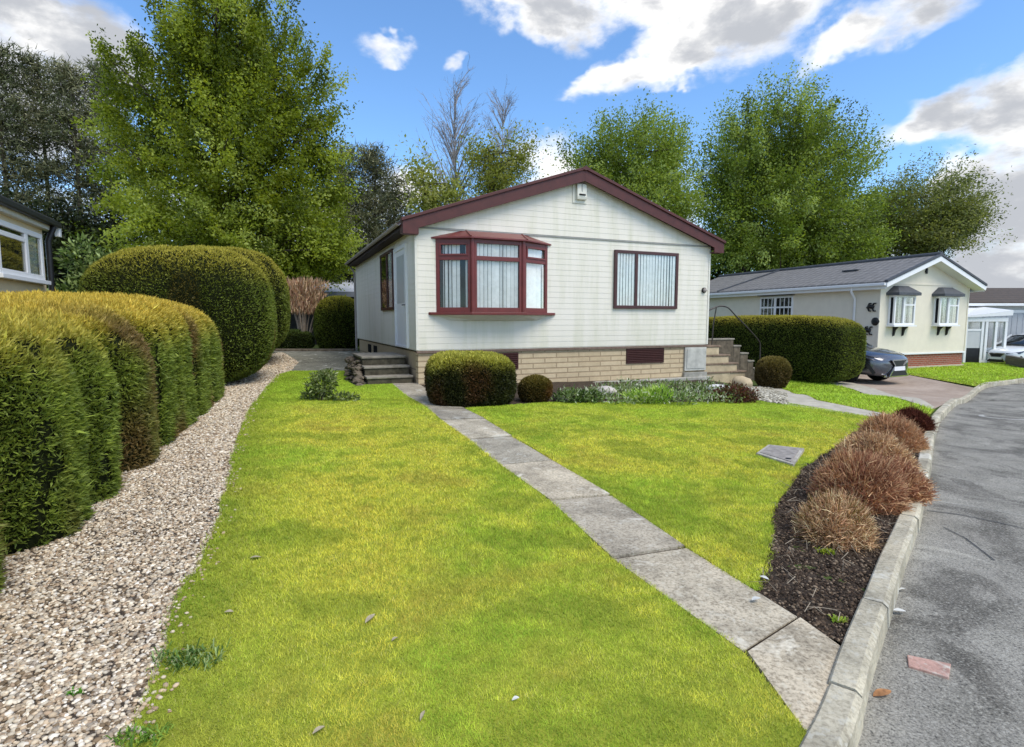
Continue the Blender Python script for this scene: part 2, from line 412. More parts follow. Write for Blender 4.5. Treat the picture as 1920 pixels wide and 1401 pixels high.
def sheet(name, poly, dz, mat, step=.5, kind='structure', rough=0):
    bm = bmesh.new()
    vs = [bm.verts.new((p[0], p[1], 0)) for p in poly]
    es = [bm.edges.new((vs[i], vs[(i+1) % len(vs)])) for i in range(len(vs))]
    bmesh.ops.triangle_fill(bm, edges=es, use_beauty=True)
    xs = [p[0] for p in poly]; ys = [p[1] for p in poly]
    for ax, lo, hi in ((0, min(xs), max(xs)), (1, min(ys), max(ys))):
        t = math.floor(lo/step)*step+step
        while t < hi:
            co = (t,0,0) if ax == 0 else (0,t,0); no = (1,0,0) if ax == 0 else (0,1,0)
            bmesh.ops.bisect_plane(bm, geom=bm.verts[:]+bm.edges[:]+bm.faces[:], plane_co=co, plane_no=no); t += step
    bmesh.ops.recalc_face_normals(bm, faces=bm.faces)
    co = np.array([v.co[:] for v in bm.verts])
    nz = (vnoise(co, 7, 3, 3)-.5)*rough if rough else np.zeros(len(co))
    for v, q in zip(bm.verts, nz): v.co.z = float(gz(v.co.x, v.co.y))+dz+q
    if sum(f.normal.z for f in bm.faces) < 0: bmesh.ops.reverse_faces(bm, faces=bm.faces)
    me = bpy.data.meshes.new(name); bm.to_mesh(me); bm.free(); me.materials.append(mat)
    for p in me.polygons: p.use_smooth = True
    o = link(bpy.data.objects.new(name, me)); return tag(o, kind=kind)
def wob(pts, amp=.02, n=6, seed=0):
    A = smooth_poly(pts, n); q = np.concatenate([A, np.zeros((len(A),1))], 1)
    A = A + np.stack([vnoise(q, 5, seed, 2)-.5, vnoise(q, 5, seed+9, 2)-.5], 1)*2*amp
    return [tuple(p) for p in A]

GRAV_R = wob([(-.9,.6)]+[(-1.289,1.723),(-1.390,2.020),(-1.634,2.560),(-1.886,3.303),(-2.501,4.770),(-3.162,6.248),(-4.278,9.037),(-5.742,13.438)], .035, 8, 1)
HEDGE_B = [(-1.9,.3),(-2.4,1.4),(-2.946,3.055),(-3.744,4.920),(-4.352,6.239),(-4.756,8.247),(-5.728,10.500),(-6.181,12.225),(-6.871,15.074),(-7.946,18.328)]
hb = [(p[0]-.45, p[1]) for p in HEDGE_B]
gravel_poly = GRAV_R + [(-5.745,14.266),(-6.355,16.399),(-8.102,19.482)] + hb[::-1]
sheet('gravel_bed', gravel_poly, .012, M_gravelbase, .4)
PL = [(-2.673,12.107),(-1.946,10.081),(-1.425,8.955),(-1.018,7.759),(-0.535,6.557),(-0.123,5.404),(0.302,4.340),(0.613,3.263),(1.032,2.323),(1.052,1.812)]
PR = [(-2.096,12.176),(-1.367,10.160),(-0.751,8.839),(-0.388,7.936),(0.007,6.811),(0.429,5.654),(0.839,4.523),(1.138,3.473),(1.445,2.637),(1.524,2.386)]
C0 = (-2.049,11.902); TH = R(23.3)
LUX = np.array([math.cos(TH), math.sin(TH)]); LUY = np.array([-LUX[1], LUX[0]])
def HL(x, y): return tuple(np.array(C0)+LUX*x+LUY*y)         # park-home local -> world
lawn_left = GRAV_R + [(-5.745,14.266),(-3.743,14.285)] + [HL(-1.42,1.5), HL(-1.3,.3)] + PL + [(.9,1.6),(.2,.7)]
sheet('lawn', lawn_left, .02, M_lawn, .4)
BED_L = [(6.082,9.141),(4.884,7.780),(4.314,7.081),(3.039,5.648),(2.742,5.230),(2.085,4.277),(1.696,3.529),(1.344,2.913)]
LAWN_TOP = [(-0.649,8.856),(0.665,9.737),(2.358,10.070),(4.506,10.494),(5.138,10.974)]
lawn_right = PR[2:8] + [(1.344,2.913)] + wob(BED_L[::-1], .03, 5, 4)[1:] + LAWN_TOP[::-1][:-1]
sheet('lawn', lawn_right, .02, M_lawn, .4)
lawn_strip = [(8.249,17.247),(7.488,15.545),(7.386,14.586),(6.224,11.196),(6.519,9.808),(6.611,9.129),(7.107,9.312),(7.977,10.309),(8.211,11.373),(9.542,15.312),(9.796,16.372),(9.989,18.356)]
sheet('lawn', lawn_strip, .024, M_lawn, .5)
kin_far = [(13.442,15.787),(16.406,17.589),(21.5,21.1)]
lawn_far = [(13.737,19.331),(15.088,21.020),(18.794,23.138),(24.597,29.950),(26.967,30.774)] + [(24.5,26.3),(26,25.2)] + kin_far[::-1]
sheet('lawn', lawn_far, .026, M_lawn, .5)
kb = [i for i in range(len(KI)) if 1.5 < KI[i,1] < 9.15 and KI[i,0] > 1.2]
bed = [tuple(KI[i]) for i in kb] + [(6.317,8.839)] + wob(BED_L, .03, 5, 4) + [(1.445,2.637),(1.521,2.410)]
sheet('flower_bed', bed, .008, M_soil, .08, rough=.05)
fb = [(-1.305,9.694),(-0.751,8.839)] + LAWN_TOP + [(5.413,12.492)] + [HL(8.6,-.5), HL(8.,.2), HL(0,.2)]
sheet('flower_bed', fb, .006, M_soil, .15, rough=.04)
sheet('side_path', [(6.280,14.837),(4.868,11.220),(4.957,10.583),(5.525,9.922),(6.045,9.085),(6.317,8.839),(6.651,9.185),(6.519,9.808),(6.224,11.196),(7.386,14.586),(7.518,15.935)], .022, M_edging, .3)
sheet('driveway', [(10.808,17.933),(9.980,15.069),(8.005,10.439),(8.088,10.455),(9.061,11.393),(13.300,15.708),(13.737,19.331),(13.0,21),(12.1,26),(6.2,24),(8.4,18.5)], .016, M_pave, .5)
sheet('path', [(9.697,16.755),(9.627,15.450),(8.273,11.460),(7.876,10.229),(8.202,10.604),(9.616,13.294),(10.433,15.761),(10.912,17.961)], .034, M_edging, .5)
sheet('concrete_pad', [(-6.091,14.266),(-5.659,14.051),(-3.688,14.073),HL(-1.35,2.0),HL(0,2.2),HL(0,8.8),HL(-.2,9.3),(-5.9,20.4),(-10.5,19.6),(-8.065,19.482)], .018, M_slabc, .4)
# garden path: ten slabs with narrow joints
mb = MB()
for i in range(len(PL)-1):
    a, b, c, d = (np.array(p) for p in (PL[i], PR[i], PR[i+1], PL[i+1]))
    ctr = (a+b+c+d)/4; tilt = random.uniform(-.006,.006); lift = random.uniform(.022,.034)
    q = []
    for p in (a,b,c,d):
        v = p + (ctr-p)/np.linalg.norm(ctr-p)*.015; q.append(v)
    n = 5; top = []
    for u in range(n+1):
        for v in range(n+1):
            s_, t_ = u/n, v/n
            p = (q[0]*(1-t_)+q[1]*t_)*(1-s_)+(q[3]*(1-t_)+q[2]*t_)*s_
            e = .006 if (u in (0,n) or v in (0,n)) else 0
            top.append((p[0], p[1], float(gz(*p))+lift+tilt*(s_-.5)*2-e))
    fs = [(u*(n+1)+v, u*(n+1)+v+1, (u+1)*(n+1)+v+1, (u+1)*(n+1)+v) for u in range(n) for v in range(n)]
    mb.add(top, fs)
    ring = [u*(n+1) for u in range(n)]+[n*(n+1)+v for v in range(n)]+[u*(n+1)+n for u in range(n,0,-1)]+[v for v in range(n,0,-1)]
    rv = [top[r] for r in ring]; m = len(rv)
    mb.add(rv+[(x,y,z-.08) for x,y,z in rv], [(k,(k+1)%m,m+(k+1)%m,m+k) for k in range(m)])
po = tag(mb.build('path', M_slab), kind='structure')
pa = po.data.color_attributes.new('col', 'FLOAT_COLOR', 'POINT'); per = len(po.data.vertices)//(len(PL)-1)
tints = np.array([[.8,.79,.78],[.95,.94,.9],[.72,.72,.72],[1.02,1,.96],[.85,.85,.84],[1.1,1.06,1.0],[.92,.9,.88],[1.05,1.02,.97],[1.15,1.1,1.03]])[:len(PL)-1]*1.1
pa.data.foreach_set('color', np.concatenate([np.repeat(tints, per, 0), np.ones((per*(len(PL)-1),1))],1).astype(np.float32).ravel())
# dirt-filled joints below the slabs
sheet('path_bedding', PL + PR[::-1], .012, M_soil, .4)

# worn white marking far along the road, two faint saw-cut lines
def ribbon(name, pts, w, dz, mat, kind='structure'):
    mb = MB(); P = [np.array(p) for p in pts]; vs = []
    for i, p in enumerate(P):
        d = P[min(i+1,len(P)-1)]-P[max(i-1,0)]; d = d/np.linalg.norm(d); nrm = np.array([-d[1], d[0]])
        for sgn in (-1, 1):
            q = p+nrm*sgn*w/2; vs.append((q[0], q[1], float(gz(*q))-ROAD_DROP+dz))
    mb.add(vs, [(2*i, 2*i+1, 2*i+3, 2*i+2) for i in range(len(P)-1)])
    return tag(mb.build(name, mat), kind=kind)
mk = np.array((9.411,10.312))
ribbon('road_marking', [tuple(mk+np.array([.5*math.cos(a), .26*math.sin(a)])) for a in np.linspace(2.2, 5.2, 12)], .08, .005, M_paint)
ribbon('road_marking', [tuple(mk+np.array([.3,-.1])), tuple(mk+np.array([.9,-.35]))], .12, .006, M_paint)
ribbon('road_line', [(3.842,4.994), (4.139,4.842), (4.415,4.620), (6.5,3.0)], .008, .005, M_paint)
M_tar = simple('tar_seam', (.035,.034,.033), .6, .2)
ribbon('road_seam', [(3.627,4.687), (3.845,4.599), (4.000,4.460), (4.123,4.304), (6.2,2.6)], .012, .005, M_tar)
ribbon('road_seam', [(3.455,4.275), (3.448,4.058), (3.322,3.658)], .009, .006, M_tar)

# ---- points in polygons for scattering
def inside(P, poly):
    poly = np.asarray(poly); x, y = P[:,0], P[:,1]; r = np.zeros(len(P), bool)
    j = len(poly)-1
    for i in range(len(poly)):
        xi, yi = poly[i]; xj, yj = poly[j]
        c = ((yi > y) != (yj > y)) & (x < (xj-xi)*(y-yi)/(yj-yi+1e-12)+xi); r ^= c; j = i
    return r
def scatter(poly, dens, near=2.0, power=1.4, cap=1.):
    """random points in a polygon, thinned with distance from the garden's near end"""
    poly = np.asarray(poly); lo = poly.min(0); hi = poly.max(0)
    out = []
    n = int((hi-lo).prod()*dens); 
    for c in range(0, n, 400000):
        m = min(400000, n-c); P = rng.random((m,2))*(hi-lo)+lo
        d = np.hypot(P[:,0], P[:,1]); keep = rng.random(m) < np.minimum(cap, (near/np.maximum(d,.3))**power)
        P = P[keep]; out.append(P[inside(P, poly)])
    return np.concatenate(out)
def cam_dist(P): return np.hypot(P[:,0], P[:,1])

# ---- grass: one object of short blades
def lawn_colour(P):
    q = np.concatenate([P, np.zeros((len(P),1))], 1)
    a = vnoise(q, .9, 5, 3); b = vnoise(q, 4.5, 8, 3); f = vnoise(q, 14, 2, 2)
    # dry mossy yellow in the middle of the lawns, fresh green along the left edge and by the house
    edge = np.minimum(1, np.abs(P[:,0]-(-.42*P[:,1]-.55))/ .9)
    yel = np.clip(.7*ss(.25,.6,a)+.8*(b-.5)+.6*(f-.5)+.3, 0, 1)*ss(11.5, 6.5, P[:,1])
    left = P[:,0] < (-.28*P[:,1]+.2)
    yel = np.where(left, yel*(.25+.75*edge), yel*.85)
    return yel, f
GY = lin(235,223,89); GG = lin(176,206,67); GD = lin(125,154,46); GS = lin(218,204,141)
def edge_fringe(poly, k):
    A = np.asarray(poly); Bq = np.roll(A, -1, 0); L = np.linalg.norm(Bq-A, axis=1); m = rng.choice(len(A), k, p=(L/np.maximum(1.5,np.hypot(*((A+Bq)/2).T))**.8)/((L/np.maximum(1.5,np.hypot(*((A+Bq)/2).T))**.8).sum()))
    t = rng.random(k)[:,None]; P = A[m]*(1-t)+Bq[m]*t
    q = np.concatenate([P, np.zeros((k,1))], 1)
    return P + rng.normal(0,1,(k,2))*(.004+.028*vnoise(q, 3, 77, 2)**2)[:,None]
def grass(name, polys, dens, power, hgt, wid, label, yellow=1., fringe=0):
    P = np.concatenate([scatter(p, dens, 2.0, power) for p in polys])
    if fringe: P = np.concatenate([P]+[edge_fringe(p, fringe) for p in polys])
    n = len(P)
    d = cam_dist(P); grow = np.maximum(1, d/2.2)**.75
    yel, f = lawn_colour(P); yel = yel*yellow
    c = mixc(GG, GY, yel); r = rng.random(n)
    c = mixc(c, GD, (r < .22)*.75); c = mixc(c, GS, ((r > .93) & (yel > .3))*.6)
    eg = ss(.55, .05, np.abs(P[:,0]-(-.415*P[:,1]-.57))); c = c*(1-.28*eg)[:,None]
    ms = vnoise(np.concatenate([P, np.zeros((n,1))],1)+40, 2.3, 33, 4); c = mixc(c, lin(176,158,74), ss(.57,.72,ms)*.6*yel); c = mixc(c, lin(120,150,40), ss(.44,.3,ms)*.5)
    ff = vnoise(np.concatenate([P, np.zeros((n,1))],1)+9, 26, 51, 2); c = c*(.68+.62*rng.random(n))[:,None]*(.66+.42*ff+.32*f)[:,None]
    ang = rng.random(n)*2*np.pi; lean = .45+1.15*rng.random(n)
    h = hgt*(.55+.8*rng.random(n))*np.minimum(grow,1.5); w = wid*grow
    base = np.concatenate([P, (gz(P[:,0],P[:,1])+.016)[:,None]], 1)
    sd = np.stack([-np.sin(ang), np.cos(ang), 0*ang], 1)*(w/2)[:,None]
    tip = base + np.stack([np.cos(ang)*lean*h, np.sin(ang)*lean*h, h], 1)
    V = np.stack([base-sd, base+sd, tip], 1).reshape(-1,3); F = np.arange(3*n).reshape(-1,3)
    Cc = np.stack([c*.92, c*.92, c*1.05], 1).reshape(-1,3)
    o = npmesh(name, V, F, M_grass, cols=Cc); tag(o, label, 'grass', kind='stuff'); print(name, n); return o
near_left = lawn_left
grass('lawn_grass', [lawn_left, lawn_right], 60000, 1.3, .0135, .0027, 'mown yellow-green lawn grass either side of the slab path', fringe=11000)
grass('lawn_grass', [lawn_strip, lawn_far], 16000, 1.4, .03, .006, 'bright green mown grass by the neighbouring driveway', .15)

# ---- gravel: loose pebbles, one object
def pebbles(name, poly, dens, power, rmin, rmax, palette, label, zoff=.012, pts=None, rough=0):
    P = scatter(poly, dens, 2.2, power) if pts is None else pts; n = len(P); d = cam_dist(P)
    bm = bmesh.new(); bmesh.ops.create_icosphere(bm, subdivisions=1, radius=1)
    bv = np.array([v.co[:] for v in bm.verts]); bf = np.array([[v.index for v in f.verts] for f in bm.faces]); bm.free()
    r = (rmin+(rmax-rmin)*rng.random(n)**1.8)*np.maximum(1, d/4.5)**.6
    S = np.stack([r*(.75+.6*rng.random(n)), r*(.75+.4*rng.random(n)), r*(.45+.35*rng.random(n))], 1)
    a = rng.random(n)*2*np.pi; ca, sa = np.cos(a), np.sin(a)
    tl = (rng.random(n)-.5)*.9; ct, st = np.cos(tl), np.sin(tl)
    W = bv[None]*(1+.42*(rng.random((n,len(bv),1))-.5))*S[:,None,:]
    x, y, z = W[...,0], W[...,1], W[...,2]; x, z = x*ct[:,None]-z*st[:,None], x*st[:,None]+z*ct[:,None]
    x, y = x*ca[:,None]-y*sa[:,None], x*sa[:,None]+y*ca[:,None]
    base = np.concatenate([P, (gz(P[:,0],P[:,1])+zoff)[:,None]], 1)
    base[:,2] += r*.25*rng.random(n)
    if rough: base[:,2] += (vnoise(np.concatenate([P, np.zeros((n,1))],1), 7, 3, 3)-.5)*rough
    V = (np.stack([x,y,z],-1)+base[:,None,:]).reshape(-1,3)
    F = (bf[None]+np.arange(n)[:,None,None]*len(bv)).reshape(-1,3)
    pal = np.array(palette); c = pal[rng.integers(0,len(pal),n)]*(.7+.55*rng.random(n))[:,None]
    o = npmesh(name, V, F, M_pebble, cols=np.repeat(c, len(bv), 0)); print(name, n)
    return tag(o, label, 'gravel', kind='stuff')
pebbles('gravel', gravel_poly, 10500, .9, .006, .0142, [lin(210,195,170),lin(192,171,143),lin(218,205,182),lin(167,144,118),lin(200,181,153),lin(161,148,131),lin(228,217,199),lin(125,106,83),lin(186,169,145)],
        'pinkish beige stone chippings along the clipped hedge')
pebbles('gravel', [(6.280,14.837),(4.868,11.220),(4.957,10.583),(5.244,10.371),(5.991,12.007),(7.383,15.644)], 3000, .6, .012, .022,
        [lin(176,170,152),lin(150,144,128),lin(196,190,174),lin(124,118,102)], 'pale grey chippings where the narrow side path meets the flower bed', .024)
def stray(k):
    A = np.array(GRAV_R); m = rng.integers(4, len(A)-1, k); t = rng.random(k)[:,None]
    return A[m]*(1-t)+A[m+1]*t+np.stack([np.abs(rng.normal(0,.05,k)), rng.normal(0,.03,k)],1)
pebbles('gravel', None, 0, 0, .006, .014, [lin(212,196,170),lin(196,172,144),lin(172,146,120)], 'stray stone chippings kicked onto the lawn edge', .022, pts=stray(260))
pebbles('soil_clods', bed, 14000, .9, .003, .013, [lin(66,53,42),lin(51,40,31),lin(80,66,53),lin(95,79,63),lin(42,34,27),lin(61,49,38),lin(128,112,93)], 'crumbly dark soil in the kerbside flower bed', .008, rough=.05)
# ------------------------------------------------------------------ main park home (local: x along the gable front, y to the back)
ZF = .76; ZE = 3.36; W1 = 8.02; L1 = 9.0; ZP = 4.72
home = thing('park_home', 'white clad park home with maroon roof edges and bow window on a beige block plinth', 'park home', (C0[0], C0[1], 0), TH)
def boards(mb, z0, z1, h, xl, xr, y, out=.0065):
    """lapped boards on the plane y, facing -y; xl/xr give the ends at a height"""
    z = z0
    while z < z1-1e-4:
        t = min(z+h, z1)
        a0, a1, b0, b1 = xl(z), xl(t), xr(z), xr(t)
        if b0-a0 > .02:
            mb.add([(a0,y-out,z),(b0,y-out,z),(b1,y-.002,t),(a1,y-.002,t)], [(0,1,2,3)])
            mb.add([(a0,y-out,z),(a0,y,z),(b0,y,z),(b0,y-out,z)], [(0,1,2,3)])
        z = t
wall = MB()
# solid body behind the boards
wall.box(0,.002,ZF-.02, W1,L1,ZE)
wall.prism([(0,ZE),(W1,ZE),(W1/2,ZP)], 'y', .004, .12)
slope = (ZP-ZE)/(W1/2)
boards(wall, ZF, ZE-.02, .1305, lambda z: .03, lambda z: W1-.03, 0)
boards(wall, ZE+.02, ZP, .1305, lambda z: max(.0,(z-ZE)/slope), lambda z: W1-max(.0,(z-ZE)/slope), -.006)
sidewall = MB()
z = ZF
while z < ZE-.02:
    t = min(z+.1305, ZE-.02)
    for (ya, yb) in ((.03, L1-.02),):
        wall.add([(-.0065,ya,z),(-.0065,yb,z),(-.002,yb,t),(-.002,ya,t)], [(0,3,2,1)])
        wall.add([(-.0065,ya,z),(0,ya,z),(0,yb,z),(-.0065,yb,z)], [(0,1,2,3)])
        wall.add([(W1+.014,ya,z),(W1+.014,yb,z),(W1+.002,yb,t),(W1+.002,ya,t)], [(0,1,2,3)])
    z = t
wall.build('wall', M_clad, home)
for q in ((-.02,-.02,ZF-.01, .035,.035,ZE+.01),(W1-.035,-.02,ZF-.01, W1+.02,.035,ZE+.01),(-.03,L1-.05,ZF-.02,.03,L1+.02,ZE)):
    ct = MB(); ct.box(*q); ct.build('corner_trim', M_trimw, home, .004)
gt = MB(); gt.box(.02,-.026,ZE-.02, W1-.02,.0,ZE+.012); gt.build('gable_trim', simple('grey_trim', (.3,.3,.28), .6, .1), home)
# plinth of blocks, with drip board above
pl = MB(); pl.box(.03,.035,-.9, W1-.03,.25,ZF-.075); pl.build('plinth', M_block, home)
pls = MB(); pls.box(.032,.25,-.6,.2,L1-.05,ZF-.06); pls.box(W1-.2,.25,-.8,W1-.032,L1-.05,ZF-.06); pls.build('plinth', M_blockside, home)
db = MB(); db.box(-.012,-.012,ZF-.08, W1+.01,.06,ZF-.022); db.build('drip_board', simple('brown_board', (.17,.115,.085), .7, .25, 12), home, .004)
for (x0,z0,x1,z1) in ((1.45,.27,2.4,.655),(5.42,.29,6.6,.675)):
    v = MB(); v.box(x0,.012,z0,x1,.05,z1)
    k = z0+.05
    while k < z1-.03:
        v.add([(x0+.03,.012,k),(x1-.03,.012,k),(x1-.03,.0,k+.022),(x0+.03,.0,k+.022)],[(0,1,2,3)]); v.add([(x0+.03,.0,k+.022),(x1-.03,.0,k+.022),(x1-.03,.012,k+.03),(x0+.03,.012,k+.03)],[(0,1,2,3)]); k += .045
    v.build('vent', M_vent, home)
for y0 in (5.2, 6.3):
    v = MB(); v.box(.02,y0,.36,.06,y0+.62,.62); v.build('air_brick', M_dark, home)
# footing ledge in front of the plinth
fl = MB(); fl.prism([(1.9,-.42),(8.2,-.46),(8.2,-.12),(1.9,-.2)],'x',0,1) if False else None
lg = MB(); lg.box(1.9,-.16,-.6,8.05,.033,-.12); lg.build('footing', M_concrete, home, .02)
# roof slabs, barge boards, fascia, gutter
ov = .30; fy = -.17; by = L1+.12
zr = ZP+.22                     # ridge top
def roofz(x): return zr-abs(x-W1/2)*slope
for sgn in (-1, 1):
    rf = MB(); xe = W1/2+sgn*(W1/2+ov)
    za = roofz(W1/2); zb = roofz(xe); t = .06
    rf.prism([(W1/2,za),(xe,zb),(xe,zb-t),(W1/2,za-t)], 'y', fy, by); rf.build('roof', M_rooftile, home)
    bb = MB(); h = .235; xi = xe
    y0, y1 = fy-.03, fy
    lo = roofz(xi)-t
    # barge board follows the slope, boxed in below the eave
    bb.prism([(W1/2,za-.035),(xi,lo+.025),(xi,lo-.235),(xi-sgn*.33,lo-.235),(xi-sgn*.33,lo+.33*slope-h+.02),(W1/2,za-t-h)], 'y', y0, y1+.002)
    bb.build('barge_board', M_maroon, home, .004)
    cap = MB(); cap.prism([(W1/2,za+.03),(xi+sgn*.03,lo+t+.022),(xi+sgn*.03,lo+t-.045),(W1/2,za-.037)], 'y', y0-.035, y1+.1)
    cap.build('verge_cap', M_maroon, home, .006)
    eb = MB(); eb.box(xi-sgn*.33, fy, lo-.235, xi-sgn*.003, .0, lo-.21); eb.box(xi-sgn*.022,fy,lo-.21,xi-sgn*.002,.1,lo+.01); eb.build('box_end', M_maroon, home)
    sf = MB(); sf.box(W1/2+sgn*(W1/2-.001), .0, ZE-.03, xi, by-.02, ZE+.0); sf.build('soffit', M_soffit, home)
    fa = MB(); fa.box(xi-sgn*.02, .1, ZE-.06, xi, by-.02, lo+.0); fa.build('fascia', M_soffit, home)
    gu = MB(); gx = xi+sgn*.055; n = 10
    pts = [(gx+.052*math.cos(a), lo-.0+.055*math.sin(a)) for a in np.linspace(math.pi, 2*math.pi, n)]
    inn = [(gx+.046*math.cos(a), lo-.0+.049*math.sin(a)) for a in np.linspace(2*math.pi, math.pi, n)]
    gu.prism(pts+inn, 'y', fy+.14, by-.02); gu.build('gutter', M_gutter, home)
# ridge cap end
rc = MB(); rc.prism([(W1/2-.13,zr-.02),(W1/2,zr+.045),(W1/2+.13,zr-.02),(W1/2,zr-.06)],'y',fy-.07,by); rc.build('ridge_cap', M_maroon, home)
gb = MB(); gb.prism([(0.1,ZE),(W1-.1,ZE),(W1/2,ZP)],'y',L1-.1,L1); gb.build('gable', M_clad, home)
dp = MB(); dp.tube([(-.2,L1+.05,3.3),(-.06,L1+.05,3.1),(-.06,L1+.05,.3)], .04, 8); dp.build('downpipe', M_gutter, home)

def slats(x0, x1, z0, z1, y, n, mat, parent, gaps=(), amp=.5, seed=0):
    """vertical blind: narrow hanging slats turned at an angle"""
    r = random.Random(seed); mb = MB(); w = (x1-x0)/n
    for i in range(n):
        if i in gaps: continue
        cx = x0+w*(i+.5); a = r.uniform(-.35,.35)+amp; hw = w*.5*r.uniform(.80,.97)
        dx, dy = hw*math.cos(a), hw*math.sin(a)*.6
        mb.add([(cx-dx,y-dy,z0),(cx+dx,y+dy,z0),(cx+dx,y+dy,z1),(cx-dx,y-dy,z1)], [(0,1,2,3)])
    return mb.build('blind', mat, parent)
def window(parent, x0, x1, z0, z1, y, mat, mull=(), trans=(), fw=.06, depth=.05, blind=None, name='window', sill=None):
    """casement frame standing on the wall plane y (facing -y), room dark behind, each pane a sub-part"""
    f = MB()
    yo = y-depth
    f.box(x0,yo,z0,x0+fw,y,z1); f.box(x1-fw,yo,z0,x1,y,z1); f.box(x0+fw,yo+.001,z0,x1-fw,y,z0+fw); f.box(x0+fw,yo+.001,z1-fw,x1-fw,y,z1)
    xs = [x0+fw]; 
    for m in mull:
        f.box(m-fw/2,yo+.002,z0+fw,m+fw/2,y,z1-fw); xs += [m-fw/2, m+fw/2]
    xs.append(x1-fw)
    cells = [(xs[2*i], xs[2*i+1]) for i in range(len(xs)//2)]
    for (i, zt) in trans:
        f.box(cells[i][0],yo+.003,zt-fw/2,cells[i][1],y,zt+fw/2)
    fo = f.build(name, mat, parent, .005)
    d = MB(); d.box(x0+.01,y-.006,z0+.01,x1-.01,y-.003,z1-.01); d.build('interior', M_dark, fo)
    for i, (a, b) in enumerate(cells):
        zs = [zt for (k, zt) in trans if k == i]
        segs = [(z0+fw, z1-fw)] if not zs else [(z0+fw, zs[0]-fw/2), (zs[0]+fw/2, z1-fw)]
        for (za, zb) in segs:
            g = MB(); g.box(a,yo+.016,za,b,yo+.02,zb); g.build('pane', M_glass, fo)
            if blind and blind[i]:
                n = max(3, round((b-a)/blind[i][0])); slats(a+.005, b-.005, za, zb, y-.02, n, M_slat, fo, blind[i][1], blind[i][2], int(a*100))
    if sill:
        s = MB(); s.box(x0-sill,yo-.07,z0-.035,x1+sill,y,z0-.003); s.build('sill', mat, fo, .005)
    return fo
window(home, 4.97, 6.93, 1.69, 3.13, -.012, M_dkbrown, (5.62,), (), .078, .055, [(.09,(),.16),(.09,(),.12)])

# bow window: three facets under a hipped maroon canopy
BZ0, BZ1 = 1.575, 3.14
bp = [(.44,-.012),(1.15,-.37),(2.35,-.37),(3.13,-.012)]
bf = MB(); fw = .065
def facet(p, q): 
    d = Vector((q[0]-p[0], q[1]-p[1], 0)); L = d.length; d.normalize(); n = Vector((d.y,-d.x,0)); return Vector((p[0],p[1],0)), d, n, L
def fbar(p, d, n, a, b, za, zb, t=.06, o=0):
    A = p+d*a+n*o; B = p+d*b+n*o
    bf.add([A+Vector((0,0,za)),B+Vector((0,0,za)),B-n*t+Vector((0,0,za)),A-n*t+Vector((0,0,za)),A+Vector((0,0,zb)),B+Vector((0,0,zb)),B-n*t+Vector((0,0,zb)),A-n*t+Vector((0,0,zb))],
           [(0,3,2,1),(4,5,6,7),(0,1,5,4),(1,2,6,5),(2,3,7,6),(3,0,4,7)])
TZ = 2.735
panes = []
for i in range(3):
    p, d, n, L = facet(bp[i], bp[i+1])
    a0 = .075 if i == 0 else .1; b0 = L-(.075 if i == 2 else .1)
    fbar(p,d,n,a0,b0,BZ0,BZ0+.1,.06,.0); fbar(p,d,n,a0,b0,BZ1-.09,BZ1,.06,.0); fbar(p,d,n,a0,b0,TZ-.045,TZ+.045,.06,.0)
    # opening top light: raised sash edge
    if i != 1:
        for (za,zb) in ((TZ+.045,TZ+.085),(BZ1-.13,BZ1-.09)): fbar(p,d,n,a0,b0,za,zb,.03,.018)
        fbar(p,d,n,a0,a0+.04,TZ+.085,BZ1-.13,.03,.018); fbar(p,d,n,b0-.04,b0,TZ+.085,BZ1-.13,.03,.018)
    fbar(p,d,n,0 if i == 0 else .0,a0,BZ0,BZ1,.07,.004); fbar(p,d,n,b0,L,BZ0,BZ1,.07,.004)
    panes.append((p,d,n,a0,b0))
for k in (1,2):
    bf.tube([(bp[k][0],bp[k][1]+.012,BZ0),(bp[k][0],bp[k][1]+.012,BZ1)], .052, 10)
bay = bf.build('bow_window', M_maroonw, home, .003)
ins = MB(); ins.prism([(.5,-.016),(2.99,-.016),(2.99,-.018),(.5,-.018)],'z',BZ0+.02,BZ1-.02); ins.build('interior', M_dark, bay)
for i,(p,d,n,a0,b0) in enumerate(panes):
    for (za,zb) in ((BZ0+.1,TZ-.045),(TZ+.045,BZ1-.09)):
        g = MB(); A = p+d*a0-n*.03; B = p+d*b0-n*.03
        g.add([A+Vector((0,0,za)),B+Vector((0,0,za)),B+Vector((0,0,zb)),A+Vector((0,0,zb))],[(0,1,2,3)]); g.build('pane', M_glass, bay)
        mb = MB(); r = random.Random(i*7+3); L = b0-a0; nn = round(L/.088); w = L/nn
        for k in range(nn):
            if i == 0 and k in (5,): continue
            c = p+d*(a0+w*(k+.5))-n*.075; ang = r.uniform(-.3,.45)+(.6 if i == 0 else .5 if i == 1 else .3); hw = w*.52*r.uniform(.9,1.05)
            e = d*math.cos(ang)*hw+n*math.sin(ang)*hw*.55
            mb.add([c-e+Vector((0,0,za)),c+e+Vector((0,0,za)),c+e+Vector((0,0,zb)),c-e+Vector((0,0,zb))],[(0,1,2,3)])
        mb.build('blind', M_slat, bay)
cn = MB(); e = .09
co = [(bp[0][0]-.1,-.012),(bp[1][0]-.06,bp[1][1]-e),(bp[2][0]+.06,bp[2][1]-e),(bp[3][0]+.1,-.012)]
ti = [(1.04,-.012),(1.12,-.05),(2.46,-.05),(2.54,-.012)]
zb_, zt_ = BZ1+.03, 3.345
cn.add([(x,y,zb_) for x,y in co]+[(x,y,zt_) for x,y in ti]+[(x,y,BZ1) for x,y in co],
       [(0,1,5,4),(1,2,6,5),(2,3,7,6),(4,5,6,7),(8,9,1,0),(9,10,2,1),(10,11,3,2),(8,11,10,9),(0,4,7,3)])
